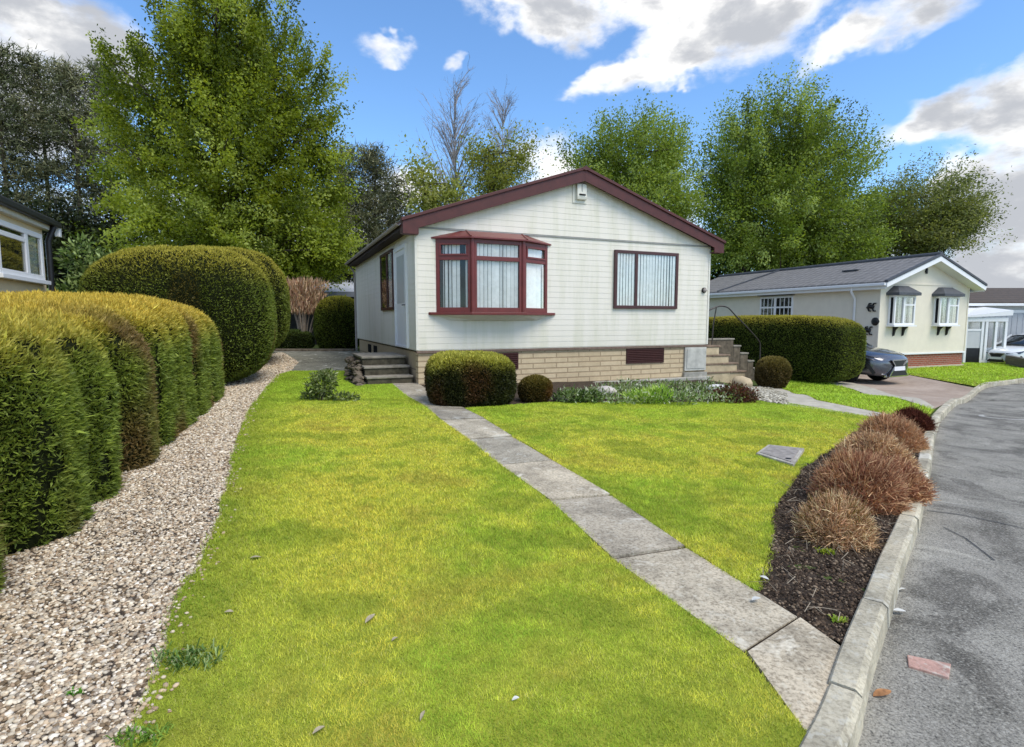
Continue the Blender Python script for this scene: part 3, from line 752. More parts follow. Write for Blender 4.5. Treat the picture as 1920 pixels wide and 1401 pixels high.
for a,b in ((1,5),(2,6)): cn.tube([(co[a][0],co[a][1],zb_+.005),(ti[b-4][0],ti[b-4][1],zt_+.004)], .018, 6)
cn.build('canopy', M_maroonw, bay)
sl = MB(); sl.prism([(.26,-.012),(.3,-.06),(1.1,-.45),(2.4,-.45),(3.3,-.06),(3.35,-.012)],'z',1.515,1.572); sl.build('sill', M_maroonw, bay, .006)
un = MB(); un.add([(.42,-.012,1.513),(1.14,-.36,1.513),(2.36,-.36,1.513),(3.15,-.012,1.513),(.7,-.014,1.4),(1.25,-.1,1.4),(2.25,-.1,1.4),(2.9,-.014,1.4)],[(0,1,5,4),(1,2,6,5),(2,3,7,6),(4,5,6,7),(3,2,1,0)])
un.build('underside', M_trimw, bay)
# alarm box high in the gable
al = MB(); al.box(3.78,-.03,4.16,4.16,-.007,4.63); alo = al.build('alarm_backplate', M_offw, home, .008)
a2 = MB(); a2.prism([(-.03,4.23),(-.1,4.24),(-.115,4.3),(-.1,4.6),(-.03,4.62)],'x',3.86,4.12); a2.build('alarm_cover', M_offw, alo, .012)
a3 = MB(); a3.tube([(3.91,-.122,4.35),(4.07,-.122,4.35)], .02, 8); a3.build('alarm_lamp', M_black, alo)
a4 = MB(); a4.box(3.975,-.113,4.42,4.005,-.104,4.58); a4.build('alarm_badge', simple('grey_badge',(.4,.4,.37),.5), alo)
# small bulkhead light near the right corner
bl = MB(); bl.tube([(7.84,-.014,2.2),(7.84,-.05,2.2)], [.075,.07], 14); blo = bl.build('outside_light', M_black, home)
b2 = MB(); b2.tube([(7.84,-.05,2.2),(7.84,-.075,2.2),(7.84,-.088,2.2)], [.055,.05,.02], 14); b2.build('lens', M_gutter, blo)
# meter cupboard on the plinth
mtr = MB(); mtr.box(7.27,-.02,.04,8.0,.034,.672); mo = mtr.build('meter_box', M_meter, home, .008)
m2 = MB(); m2.box(7.33,-.034,.1,7.95,-.02,.63); m2.build('meter_door', M_meter, mo, .006)
mp_ = MB(); mp_.box(7.24,-.05,-.3,8.02,.034,.0); mp_.build('meter_plinth', M_concrete, home, .01)
# side wall: brown casement and white door (built facing -x)
sw = MB()
class Side:
    """maps a front-facing builder to the left wall: local (x,y)->(y,x)"""
side = bpy.data.objects.new('side_window', None)
def sidebox(mb, y0, y1, z0, z1, o0, o1): mb.box(-o1, y0, z0, -o0, y1, z1)
f = MB(); ya, yb, za, zb = 2.22, 3.93, 1.66, 3.17
for a in ((ya,ya+.07,za,zb),(yb-.07,yb,za,zb),(ya,yb,za,za+.07),(ya,yb,zb-.07,zb),(2.95,3.03,za,zb)):
    sidebox(f, a[0], a[1], a[2], a[3], .0+.001*len(f.v)/8, .06+.001*len(f.v)/8)
fo = f.build('window', M_dkbrown, home, .004)
d = MB(); sidebox(d, ya+.02, yb-.02, za+.02, zb-.02, .015, .018); d.build('interior', M_dark, fo)
for a,b in ((ya+.07,2.95),(3.03,yb-.07)):
    g = MB(); sidebox(g, a, b, za+.07, zb-.07, .04, .044); g.build('pane', M_glass, fo)
bl = MB()
for k in range(5):
    y = ya+.12+.1*k; bl.add([(-.022,y,za+.07),(-.036,y+.07,za+.07),(-.036,y+.07,zb-.07),(-.022,y,zb-.07)],[(0,1,2,3)])
bl.build('blind', M_slat, fo)
dr = MB()
for a in ((.74,.82,ZF,3.12),(1.97,2.06,ZF,3.12),(.82,1.97,3.03,3.12)): sidebox(dr, *a, .0, .06)
sidebox(dr,.82,1.97,ZF,ZF+.05,0,.05)
do = dr.build('door', M_white, home, .004)
d2 = MB(); sidebox(d2,.83,1.96,ZF+.05,3.03,.012,.03); d2.build('door_leaf', M_white, do, .003)
d3 = MB(); sidebox(d3,1.0,1.8,1.8,2.9,.031,.036); d3.build('pane', M_frost, do)
d4 = MB(); d4.tube([(-.03,.93,1.75),(-.075,.93,1.75),(-.075,1.07,1.75)], .012, 6); d4.build('handle', M_black, do)

# ------------------------------------------------------------------ steps
st = thing('stone_steps', 'mossy stone steps with a rubble side wall up to the white side door', 'steps', (C0[0], C0[1], 0), TH)
ys = [.28,.62,.96]; zs = [0,.19,.385,.585]
for i in range(3):
    r_ = MB(); r_.box(-1.02,ys[i],-.1,-.04,ys[i]+.4,zs[i+1]-.05); r_.build('riser', M_riser, st, .01)
    t_ = MB(); y1 = ys[i]+.42 if i < 2 else 2.5
    t_.box(-1.04,ys[i]-.03,zs[i+1]-.05,-.03,y1,zs[i+1]); t_.build('tread', M_tread, st, .012)
base = MB(); base.box(-1.02,1.36,-.1,-.04,2.48,.53); base.build('riser', M_riser, st)
rr = random.Random(4); rub = MB()
for k in range(120):
    y = rr.uniform(.1,2.5); top = .0+.5*min(1,max(0,(y-.1)/1.1)); zz = rr.uniform(-.05,top)
    x = -1.08+rr.uniform(-.07,.05)-(.08*(1-zz/.7)); s = rr.uniform(.035,.075)
    bm = bmesh.new(); bmesh.ops.create_icosphere(bm, subdivisions=1, radius=1)
    M = Matrix.Rotation(rr.uniform(0,3),3,'Z')
    vs = [M@Vector((v.co.x*s*1.5*(1+rr.uniform(-.25,.25)), v.co.y*s*1.2*(1+rr.uniform(-.25,.25)), v.co.z*s*.75*(1+rr.uniform(-.25,.25))))+Vector((x,y,zz)) for v in bm.verts]
    rub.add(vs, [[v.index for v in f.verts] for f in bm.faces]); bm.free()
rub.build('rubble_wall', M_stone, st)

st2 = thing('stone_steps', 'beige stone steps with brown treads climbing to the right side of the white park home', 'steps', (C0[0], C0[1], 0), TH)
xe = [8.62,8.98,9.3,9.62]; ze = [.70,.44,.2,-.04]
for i in range(4):
    b_ = MB(); b_.box(8.06, .12-.003*i, -.7, xe[i]-.04, 1.3, ze[i]-.05) if i == 0 else b_.box(xe[i-1]-.3, .12-.003*i, -.7, xe[i]-.04, 1.3, ze[i]-.05)
    b_.build('riser', M_beige, st2, .012)
    t_ = MB(); t_.box(8.05 if i == 0 else xe[i-1]-.3, .09-.003*i, ze[i]-.05, xe[i], 1.32, ze[i]); t_.build('tread', M_treadb, st2, .012)
    if i: 
        # course lines on the near face: brown string course under each step
        c_ = MB(); c_.box(8.06,.098,ze[i]-.045,xe[i-1]-.05,.125,ze[i]-.004); c_.build('string_course', M_treadb, st2, .004)
        c2 = MB(); c2.box(8.07,.11,ze[i],xe[i-1]-.06,.13,ze[i-1]-.05); c2.build('facing', M_beige, st2, .01)
for (x0,x1,zt) in ((8.1,10.33,.84),(10.33,10.62,.62),(10.62,10.95,.38),(10.95,11.2,.13),(11.2,11.45,-.12)):
    bw = MB(); bt = MB(); bw.box(x0,1.34,-.8,x1-.004,1.56,zt-.05); bt.box(x0-.01,1.32,zt-.05,x1+.02,1.59,zt)
    bw.build('side_wall', M_stone, st2, .015); bt.build('coping', M_tread, st2, .012)
hr = thing('handrail', 'bent rusty brown metal handrail beside the right-hand steps', 'handrail', (C0[0], C0[1], 0), TH)
h = MB(); pts = [(8.9,1.2,1.6),(9.24,1.2,1.72),(9.57,1.2,1.82),(9.9,1.2,1.78),(10.2,1.2,1.56),(10.75,1.2,1.15),(11.2,1.2,.78),(11.3,1.2,.63),(11.3,1.2,-.55)]
sm = smooth_poly([(p[0],p[2]) for p in pts], 5); h.tube([(a,1.2,b) for a,b in sm], .021, 8); h.build('rail', M_iron, hr)
h2 = MB(); h2.tube([(9.45,1.2,1.78),(9.36,1.2,1.3),(9.3,1.2,.2)], .018, 8); h2.build('post', M_iron, hr)
h3 = MB(); h3.tube([(8.05,.6,1.05),(8.4,.6,.98),(8.5,.6,.82),(8.5,.6,.68)], .014, 8); h3.build('bracket', M_iron, hr)
# ------------------------------------------------------------------ neighbour on the right: cream bungalow
H2 = thing('bungalow', 'cream bungalow with grey tiled roof and red brick base beyond the parked car', 'bungalow', (13.643, 20.623, -.48), R(22))
WB, LB = 5.27, 11.; EB = 3.25; PB = 4.2; BB = .62   # local z from its base
w = MB(); w.box(0,0,BB,WB,LB,EB); w.prism([(0,EB),(WB,EB),(WB/2,PB)],'y',0,LB); w.build('wall', M_render, H2)
for q in ((-.01,-.02,EB-.03,WB+.01,-.0,EB+.03),(-.02,-.021,BB-.05,.05,.05,EB-.04),(WB-.05,-.021,BB-.05,WB+.02,.05,EB-.04)):
    tr = MB(); tr.box(*q); tr.build('corner_trim', M_render, H2, .005)
b = MB(); b.box(.04,.04,-.3,WB-.04,LB-.1,BB-.002); b.build('brick_base', M_redbrick, H2)
b = MB(); b.box(0,-.03,-.3,WB,.04,.09); b.build('footing', simple('pale_footing',(.5,.44,.33),.9,.15), H2)
b = MB(); b.box(-.02,-.025,BB-.06,WB+.02,.05,BB); b.build('drip_board', M_white, H2)
sl2 = (PB-EB)/(WB/2); ov = .3
for sgn in (-1,1):
    xe = WB/2+sgn*(WB/2+ov); zr2 = PB+.16; ze2 = zr2-(WB/2+ov)*sl2
    r_ = MB(); r_.prism([(WB/2,zr2),(xe,ze2),(xe,ze2-.07),(WB/2,zr2-.07)],'y',-.42,LB+.2); r_.build('roof', M_slate, H2)
    v = MB(); v.prism([(WB/2,zr2+.03),(xe+sgn*.02,ze2+.02),(xe+sgn*.02,ze2-.06),(WB/2,zr2-.05)],'y',-.46,-.34); v.build('verge', M_slatedk, H2)
    bb = MB(); bb.prism([(WB/2,zr2-.07),(xe,ze2-.07),(xe,ze2-.24),(WB/2,zr2-.25)],'y',-.43,-.39); bb.build('barge_board', M_white, H2)
    so = MB(); so.prism([(WB/2,zr2-.25),(xe,ze2-.22),(xe,ze2-.23),(WB/2,zr2-.26)],'y',-.39,0); so.build('soffit', M_white, H2)
    gu = MB(); gu.box(xe-.01*sgn,-.4,ze2-.18,xe+sgn*.1,LB+.2,ze2-.07); gu.build('gutter', M_white, H2, .02)
    fa = MB(); fa.box(xe-sgn*.02-.0,-.38,ze2-.28,xe-sgn*.001,LB+.2,ze2-.08); fa.box(min(xe,xe-sgn*ov),0.0,ze2-.29,max(xe,xe-sgn*ov),LB,ze2-.27); fa.build('fascia', M_white, H2)
rg = MB(); rg.tube([(WB/2,-.44,zr2+.01),(WB/2,LB+.2,zr2+.01)], .09, 10); rg.build('ridge', M_slatedk, H2)
hp = MB(); hp.obox((-.28,8.1,zr2-(WB/2+.28)*sl2+.02),(WB/2-.1,7.0,zr2+.0),.16,.06); hp.build('hip_tile', M_slatedk, H2)
rv = MB(); rv.obox((1.4,1.9,zr2-(WB/2-1.4)*sl2+.02),(1.4,2.6,zr2-(WB/2-1.4)*sl2+.02),.22,.05); rv.build('roof_vent', M_slatedk, H2)
dpp = MB(); dpp.tube([(-.3,.95,ze2-.2),(-.28,.95,ze2-.34),(-.06,.95,ze2-.62),(-.06,.95,.1)], .045, 8); dpp.build('downpipe', M_white, H2)
av = MB(); av.prism([(2.42,3.72),(2.5,3.95),(2.58,3.72)],'y',-.03,-.005); av.box(2.46,-.05,3.66,2.54,-.005,3.86); av.build('gable_lamp', M_black, H2)
for x0 in (.47, 3.1):
    x1 = x0+1.18
    f = MB(); z0, z1 = 1.70, 2.80; yo = -.24
    for a in ((x0,x0+.07,z0,z1),(x1-.07,x1,z0,z1),(x0+.07,x1-.07,z0,z0+.07),(x0+.07,x1-.07,z1-.07,z1),(x0+.5,x0+.6,z0+.07,z1-.07),(x0+.6,x1-.07,2.42,2.48)):
        f.box(a[0],yo,a[2],a[1],yo+.06,a[3])
    for xx in (x0,x1-.05): f.box(xx,yo+.06,z0,xx+.05,0,z0+.07); f.box(xx,yo+.06,z1-.07,xx+.05,0,z1); f.box(xx,-.05,z0+.07,xx+.05,0,z1-.07)
    f.box(x0-.05,yo-.06,z0-.06,x1+.05,0,z0-.002)
    fo = f.build('bay_window', M_white, H2)
    d = MB(); d.box(x0+.06,-.012,z0,x1-.06,-.004,z1); d.build('interior', M_dark, fo)
    g = MB(); g.box(x0+.07,yo+.03,z0+.07,x0+.5,yo+.034,z1-.07); g.build('pane', M_glass, fo)
    g = MB(); g.box(x0+.6,yo+.03,z0+.07,x1-.07,yo+.034,z1-.07); g.build('pane', M_glass, fo)
    slats(x0+.61,x1-.08,z0+.08,z1-.08,yo+.09,7,M_white,fo,(),.4,int(x0*9)); slats(x0+.34,x0+.5,z0+.08,z1-.08,yo+.09,2,M_slat,fo,(),.4,3)
    c = MB(); cx0, cx1 = x0-.16, x1+.16
    low = [(cx0,0),(cx0+.12,-.4),(cx1-.12,-.4),(cx1,0)]; top = [(x0+.22,0),(x0+.3,-.12),(x1-.3,-.12),(x1-.22,0)]
    c.add([(x,y,2.9) for x,y in low]+[(x,y,3.16) for x,y in top]+[(x,y,2.8) for x,y in low],[(0,1,5,4),(1,2,6,5),(2,3,7,6),(4,5,6,7),(8,9,1,0),(9,10,2,1),(10,11,3,2),(11,10,9,8),(0,4,7,3),(8,0,3,11)])
    c.build('canopy', M_slatedk, fo)
    for bx in (x0+.32, x1-.34):
        k = MB(); k.prism([(-.2,1.63),(-.005,1.63),(-.005,1.28),(-.05,1.3),(-.09,1.5)],'x',bx,bx+.06); k.build('bracket', M_black, fo)
def sidewin(parent, y0, y1, z0, z1, mulls, trans, lintel):
    f = MB()
    for a in ((y0,y0+.07,z0,z1),(y1-.07,y1,z0,z1),(y0+.07,y1-.07,z0,z0+.07),(y0+.07,y1-.07,z1-.07,z1)): f.box(-.05,a[0],a[2],0,a[1],a[3])
    for m_ in mulls: f.box(-.052,m_-.05,z0+.07,0,m_+.05,z1-.07)
    for t_ in trans: f.box(-.048,y0+.07,t_-.035,0,y1-.07,t_+.035)
    n = 8
    for k in range(1,n): yy = y0+(y1-y0)*k/n; f.box(-.044,yy-.012,z0+.07,0,yy+.012,z1-.07)
    fo = f.build('window', M_white, parent)
    d = MB(); d.box(-.012,y0+.03,z0+.03,-.004,y1-.03,z1-.03); d.build('interior', M_dark, fo)
    g = MB(); g.box(-.03,y0+.07,z0+.07,-.027,y1-.07,z1-.07); g.build('pane', M_glass, fo)
    if lintel: l = MB(); l.box(-.16,y0-.06,z1+.05,0,y1+.06,z1+.16); l.build('canopy', M_slatedk, fo)
sidewin(H2, 3.8, 5.6, 1.75, 2.93, (4.75,), (2.45,), True)
# three dark wall ornaments beside the corner, each a little lizard or disc
def lizard(name, label, y, z, s):
    o = thing(name, label, 'wall ornament', tuple(np.array([13.643,20.623])+np.array([math.cos(R(22)),math.sin(R(22))])*-.01+np.array([-math.sin(R(22)),math.cos(R(22))])*y)+(z-.48,), R(22), 'dark ornaments on the cream wall')
    m = MB(); m.tube([(-.02,.0,-.0),(-.03,.07*s,.02),(-.03,.17*s,.03*s),(-.02,.26*s,-.02)], [.05*s,.075*s,.06*s,.02*s], 8)
    m.build('body', M_black, o)
    for (a,b) in ((.04,.13),(.2,.13),(.04,-.12),(.2,-.12)):
        l = MB(); l.tube([(-.03,a*s,b*s*.3),(-.03,a*s-.04,b*s),(-.02,a*s-.12,b*s*1.05)], [.03*s,.026*s,.02*s], 6); l.build('leg', M_black, o)
lizard('wall_ornament', 'upper dark lizard ornament on the cream wall by the downpipe', .2, 2.36, 1.1)
lizard('wall_ornament', 'lower dark lizard ornament on the cream wall above the parked car', .28, 1.48, 1.1)
p0 = np.array([13.643,20.623])+np.array([-math.sin(R(22)),math.cos(R(22))])*.12
m = MB(); m.tube([(0,0,0),(-.03,0,0),(-.05,0,0)], [.15,.15,.06], 14)
o = m.build('wall_ornament', M_black, None, 0, (p0[0],p0[1],1.83-.48), (0,0,R(22))); tag(o, 'round dark ornament between the two lizards on the cream wall', 'wall ornament', 'dark ornaments on the cream wall')

# ------------------------------------------------------------------ far right bungalow with a glazed porch
H3 = thing('bungalow', 'pale far bungalow with a low brown roof and grey garage door at the right edge', 'bungalow', (23.6, 30.0, -.95), 0)
w = MB(); w.box(0,0,-.3,13,6,3.25); w.build('wall', M_palew, H3)
r_ = MB(); r_.prism([(-.35,3.22),(-.35,3.3),(3,4.25),(6.3,3.3),(6.3,3.22)],'x',-.4,13.4); r_.build('roof', M_brntile, H3)
g = MB(); g.box(-.4,-.45,3.1,13.4,-.34,3.24); g.build('gutter', M_white, H3, .02)
gd = MB(); gd.box(1.85,-.04,0,4.6,.0,2.75)
for k in range(9): gd.box(1.9+.3*k,-.055,.05,2.15+.3*k,-.04,2.7)
gd.build('garage_door', simple('grey_door',(.42,.43,.44),.6,.04), H3)
lw = MB(); lw.box(1.7,-.05,2.75,4.75,0,2.9); lw.build('door_frame', M_white, H3)
PC = thing('porch', 'white glazed lean-to porch in front of the far brown-roofed bungalow', 'porch', (22.85, 27.9, -.92), 0)
f = MB()
for x in (0,.82,1.02,1.5,2.0): f.box(x,0,.0,x+.12,.12,2.45)
f.box(0,-.01,2.25,2.12,.12,2.45); f.box(.12,.01,1.78,.82,.1,1.88); f.box(0,.12,2.2,.1,2.0,2.4); f.box(2.02,.12,2.2,2.12,2.0,2.4); f.box(.82,.005,.0,2.12,.11,.3)
f.build('frame', M_white, PC)
rf = MB(); rf.prism([(-.1,2.45),(2.1,2.95),(2.1,3.0),(-.1,2.52)],'x',-.1,2.25) if False else rf.add([(-.1,-.1,2.46),(2.25,-.1,2.56),(2.25,2.05,3.0),(-.1,2.05,3.0),(-.1,-.1,2.52),(2.25,-.1,2.82),(2.25,2.05,3.06),(-.1,2.05,3.06)],[(0,3,2,1),(4,5,6,7),(0,1,5,4),(1,2,6,5),(2,3,7,6),(3,0,4,7)])
rf.build('roof', M_white, PC)
g = MB(); 
for (a,b_) in ((.94,1.02),(1.14,1.5),(1.62,2.0)): g.box(a,.05,.3,b_,.055,2.25)
g.box(.12,.05,1.88,.82,.055,2.25); g.build('pane', M_glass, PC)
d = MB(); d.box(.12,.03,.92,.82,.08,1.78); d.build('infill_panel', M_palew, PC)
d = MB(); d.box(.12,.03,.1,.82,.07,.92); d.build('lower_panel', M_black, PC)
LWa, LWb = (26.401,30.774), (22.613,24.158)
lw = MB(); za = float(gz(*LWa)); zb = float(gz(*LWb)); dd = np.array(LWb)-np.array(LWa); n_ = np.array([-dd[1],dd[0]])/np.linalg.norm(dd)*.22
e = np.array(LWb)+dd*.8
WH = .46
q = [np.array(LWa),np.array(LWb),e,e+n_,np.array(LWb)+n_,np.array(LWa)+n_]
lw.add([(x,y,-1.4) for x,y in q]+[(x,y,za+WH) for x,y in q],[tuple(range(6)),tuple(range(11,5,-1))]+[(i,(i+1)%6,6+(i+1)%6,6+i) for i in range(6)])
tag(lw.build('low_wall', M_greybrick, None, .01), 'low grey block wall along the far lawn in front of the white car', 'low wall')
lf = MB(); A_ = np.array(LWa); B_ = A_+np.array([-3.6,-.1])
lf.box(B_[0],A_[1]+.15,-1.2,A_[0],A_[1]+.28,za+.16); tag(lf.build('timber_edging', simple('dark_timber',(.045,.035,.026),.9,.4,8), None, .01), 'low dark timber edging behind the far lawn by the glazed porch', 'edging')

# ------------------------------------------------------------------ left neighbour
H4 = thing('bungalow', 'tan rendered bungalow with white window and dark roof edge beyond the left hedge', 'bungalow', (-8.764, 10.5, .1), R(23.3))
w = MB(); w.box(-6,-9,-.3,0,0,3.12); w.prism([(-6,3.12),(0,3.12),(-3,4.1)],'y',-9,0); w.build('wall', M_tan, H4)
for a,b_ in ((0,1),): 
    r_ = MB(); r_.prism([(-3,4.3),(.12,3.22),(.12,3.15),(-3,4.22)],'y',-9.2,.3); r_.build('roof', simple('mossy_dark_roof',(.07,.07,.062),.9,.35,9,.2,.5), H4)
    r_ = MB(); r_.prism([(-3,4.3),(-6.3,3.22),(-6.3,3.15),(-3,4.22)],'y',-9.2,.3); r_.build('roof', M_slatedk, H4)
f = MB(); f.box(.07,-9.2,2.99,.1,.3,3.15); f.build('fascia', M_trimw, H4)
f = MB(); f.box(.0,-9.2,2.98,.1,.2,2.988); f.build('soffit', M_trimw, H4)
g = MB(); g.box(.103,-9.2,3.06,.21,.36,3.17); g.build('gutter', M_black, H4, .02)
g = MB(); g.box(.1,.3,2.9,.18,.42,3.1); g.build('gutter_outlet', M_white, H4, .01)
g = MB(); g.tube([(.15,.1,3.05),(.1,.06,2.88),(.07,.04,2.78),(.07,.04,-.2)], .05, 8); g.build('downpipe', M_black, H4)
def rightwin(parent, y0, y1, z0, z1):
    f = MB()
    for a in ((y0,y0+.09,z0,z1),(y1-.09,y1,z0,z1),(y0+.09,y1-.09,z0,z0+.09),(y0+.09,y1-.09,z1-.09,z1),(y1-.78,y1-.66,z0+.09,z1-.09)): f.box(0,a[0],a[2],.07,a[1],a[3])
    f.box(0,y0+.09,z0+.6,.068,y1-.78,z0+.68); f.box(0,y0-.08,z0-.07,.13,y1+.08,z0)
    fo = f.build('window', M_white, parent, .006)
    d = MB(); d.box(.006,y0+.04,z0+.04,.012,y1-.04,z1-.04); d.build('interior', M_dark, fo)
    for (a,b_,c,d_) in ((y1-.66,y1-.09,z0+.09,z1-.09),(y0+.09,y1-.78,z0+.09,z0+.6),(y0+.09,y1-.78,z0+.68,z1-.09)):
        g = MB(); g.box(.045,a,c,.049,b_,d_); g.build('pane', M_glass, fo)
    c = MB(); n = 9
    for k in range(n):
        yy = y1-.6+.42*k/n; c.add([(.018+.012*(k%2),yy,z0+.09),(.018+.012*((k+1)%2),yy+.42/n,z0+.09),(.018+.012*((k+1)%2),yy+.42/n,z1-.09),(.018+.012*(k%2),yy,z1-.09)],[(0,1,2,3)])
    c.build('curtain', simple('net_curtain',(.5,.55,.52),.9,.05), fo)
rightwin(H4, -2.1, -.25, 2.02, 2.86)

# shed behind the hedge end
SH = thing('shed', 'low grey-roofed outbuilding behind the round bush at the back of the plot', 'shed', (-8.9, 25.6, .25), R(0))
w = MB(); w.box(-1.6,0,0,6,3,2.4); w.build('wall', simple('dark_timber_wall',(.028,.025,.022),.9,.3), SH)
r_ = MB(); r_.prism([(-.4,2.28),(-.4,2.42),(3.4,3.32),(3.4,3.18)],'x',-1.9,6.3); r_.build('roof', simple('grey_sheet_roof',(.46,.48,.52),.6,.08,5,.4), SH)
r_ = MB(); r_.box(-1.9,-.48,2.2,6.3,-.4,2.43); r_.build('fascia', simple('grey_fascia',(.24,.25,.29),.6,.08), SH)
rw = MB(); rw.box(-10.8,20.0,-.2,-5.75,20.25,.36); tag(rw.build('low_wall', M_stone, None, .02), 'dark low retaining wall at the end of the concrete by the round bush', 'low wall')

# ------------------------------------------------------------------ cars
def make_car(name, label, loc, rz, paint):
    c = thing(name, label, 'car', loc, rz)
    #      x     zb   zs    zt    w   (sill, shoulder, top, half-width)
    St = [(-2.40,.46,.88,.98,.70),(-2.28,.34,.95,1.04,.86),(-1.9,.27,.98,1.07,.93),(-1.0,.24,1.0,1.08,.95),(0,.24,1.0,1.08,.95),(.75,.24,.99,1.08,.95),(1.25,.25,.96,1.075,.945),(1.75,.27,.90,1.02,.93),(2.08,.26,.82,.95,.87),(2.28,.24,.74,.86,.74),(2.40,.30,.66,.76,.52)]
    vs = []; 
    for (x,zb,zs_,zt,w) in St:
        half = [(0,zb),(w*.86,zb),(w*.985,zb+.1),(w,(zb+zs_)/2+.02),(w*.985,zs_-.04),(w*.93,zs_+.015),(w*.62,zt-.012),(0,zt+.012)]
        ring = [(x,y,z) for y,z in half]+[(x,-y,z) for y,z in half[-2:0:-1]]
        vs += ring
    m = len(half)*2-2; fs = [(i*m+k,i*m+(k+1)%m,(i+1)*m+(k+1)%m,(i+1)*m+k) for i in range(len(St)-1) for k in range(m)]
    fs += [tuple(range(m)), tuple((len(St)-1)*m+k for k in range(m-1,-1,-1))]
    b = MB(); b.add(vs, fs, True); bo = b.build('body', paint, c); s = bo.modifiers.new('s','SUBSURF'); s.levels = s.render_levels = 2
    # cabin glass and roof
    G_ = [(-2.25,1.02,1.04,.74),(-1.95,1.02,1.45,.7),(-1.2,1.04,1.64,.66),(-.3,1.05,1.68,.66),(.25,1.05,1.6,.66),(.75,1.06,1.3,.70),(1.2,1.05,1.07,.76)]
    vs = []
    for (x,zb,zt,w) in G_:
        ring = [(x,w*1.16,zb-.02),(x,w*1.08,(zb+zt)/2),(x,w,zt-.05),(x,w*.6,zt),(x,-w*.6,zt),(x,-w,zt-.05),(x,-w*1.08,(zb+zt)/2),(x,-w*1.16,zb-.02)]
        vs += ring
    fs = [(i*8+k,i*8+k+1,(i+1)*8+k+1,(i+1)*8+k) for i in range(len(G_)-1) for k in range(7)]+[tuple(range(8)),tuple((len(G_)-1)*8+k for k in range(7,-1,-1))]
    b = MB(); b.add(vs, fs, True); b.build('windows', simple('dark_car_glass',(.02,.024,.028),.05,.05,3,.9), c)
    b = MB(); rv = []
    for (x,zb,zt,w) in G_[1:5]: rv += [(x,w*1.02,zt-.045),(x,w*.62,zt+.012),(x,-w*.62,zt+.012),(x,-w*1.02,zt-.045)]
    b.add(rv, [(i*4+k,i*4+k+1,(i+1)*4+k+1,(i+1)*4+k) for i in range(3) for k in range(3)], True); b.build('roof', paint, c)
    for sgn in (-1,1):
        b = MB()
        for (x,xa) in ((.45,1.12),(-.75,-.62),(-2.2,-1.75)):
            b.obox((xa if x > 0 else x,sgn*.86 if x > 0 else sgn*.8,1.05),(x-.2 if x > 0 else xa,sgn*.68,1.6),.06,.05)
        b.build('pillar', paint, c)
        for x in (1.42,-1.42):
            t = MB(); t.tube([(x,sgn*.70,.36),(x,sgn*.73,.36),(x,sgn*.93,.36),(x,sgn*.955,.36)],[.31,.36,.36,.33],24); to = t.build('wheel', M_tyre, c)
            r_ = MB(); r_.tube([(x,sgn*.95,.36),(x,sgn*.962,.36)],[.24,.225],20)
            for k in range(5):
                a = k*2*math.pi/5; r_.obox((x,sgn*.968,.36),(x+.22*math.cos(a),sgn*.968,.36+.22*math.sin(a)),.05,.02,(0,1,0))
            r_.build('rim', M_rim, to)
            a_ = MB(); n = 14; A = [(x+.43*math.cos(t_),.36+.43*math.sin(t_)) for t_ in np.linspace(0,math.pi,n)]; I = [(x+.36*math.cos(t_),.36+.36*math.sin(t_)) for t_ in np.linspace(math.pi,0,n)]
            a_.prism(A+I,'y',sgn*.90,sgn*.962); a_.build('wheel_arch', M_black, c)
        hl = MB(); hl.add([(2.33,sgn*.36,.735),(2.3,sgn*.55,.74),(2.05,sgn*.84,.83),(1.9,sgn*.9,.875),(1.93,sgn*.885,.80),(2.1,sgn*.835,.72),(2.315,sgn*.55,.68),(2.36,sgn*.38,.69)],[tuple(range(8))])
        ho = hl.build('headlight', M_lamp, c); so_ = ho.modifiers.new('t','SOLIDIFY'); so_.thickness = .07; so_.offset = 0
        fl_ = MB(); fl_.obox((2.2,sgn*.79,.34),(2.04,sgn*.87,.60),.05,.09); fl_.build('fog_lamp', M_black, c)
        mr = MB(); mr.tube([(.72,sgn*.9,1.08),(.72,sgn*1.0,1.12),(.7,sgn*1.1,1.12)],[.03,.085,.07],10); mr.build('wing_mirror', paint, c)
    gr = MB(); gp = [(-.36,.72),(-.2,.56),(-.42,.3),(-.44,.26),(.44,.26),(.42,.3),(.2,.56),(.36,.72)]
    gr.prism(gp,'x',2.2,2.425); gr.build('grille', M_black, c)
    fr = MB()
    for i in range(len(gp)):
        a = gp[i]; b2 = gp[(i+1)%len(gp)]; fr.obox((2.425,a[0],a[1]),(2.425,b2[0],b2[1]),.03,.02,(1,0,0))
    fr.obox((2.36,-.62,.27),(2.36,.62,.27),.04,.05); fr.build('chrome_trim', M_chrome, c)
    npz = MB(); npz.box(2.425,-.26,.42,2.445,.26,.535); npz.build('number_plate', M_plate, c)
    return c
M_greycar = simple('grey_car_paint', (.10,.105,.125), .22, .08, 3, .6, 0, .75, .8)
M_whitecar = simple('white_car_paint', (.75,.77,.78), .25, .03, 3, .5, 0, 0, .7)
hx = np.array([.46,-.888]); nose = np.array([12.0,17.3]); cpos = nose-hx*2.5
make_car('parked_car', 'grey SUV parked on the paved drive behind the long clipped hedge', (cpos[0],cpos[1],float(gz(*cpos))-.02), math.atan2(hx[1],hx[0]), M_greycar).scale = (1.1,1.1,1.1)
make_car('parked_car', 'white car parked behind the low block wall at the right edge', (26.5,28.3,-.96), R(198), M_whitecar)

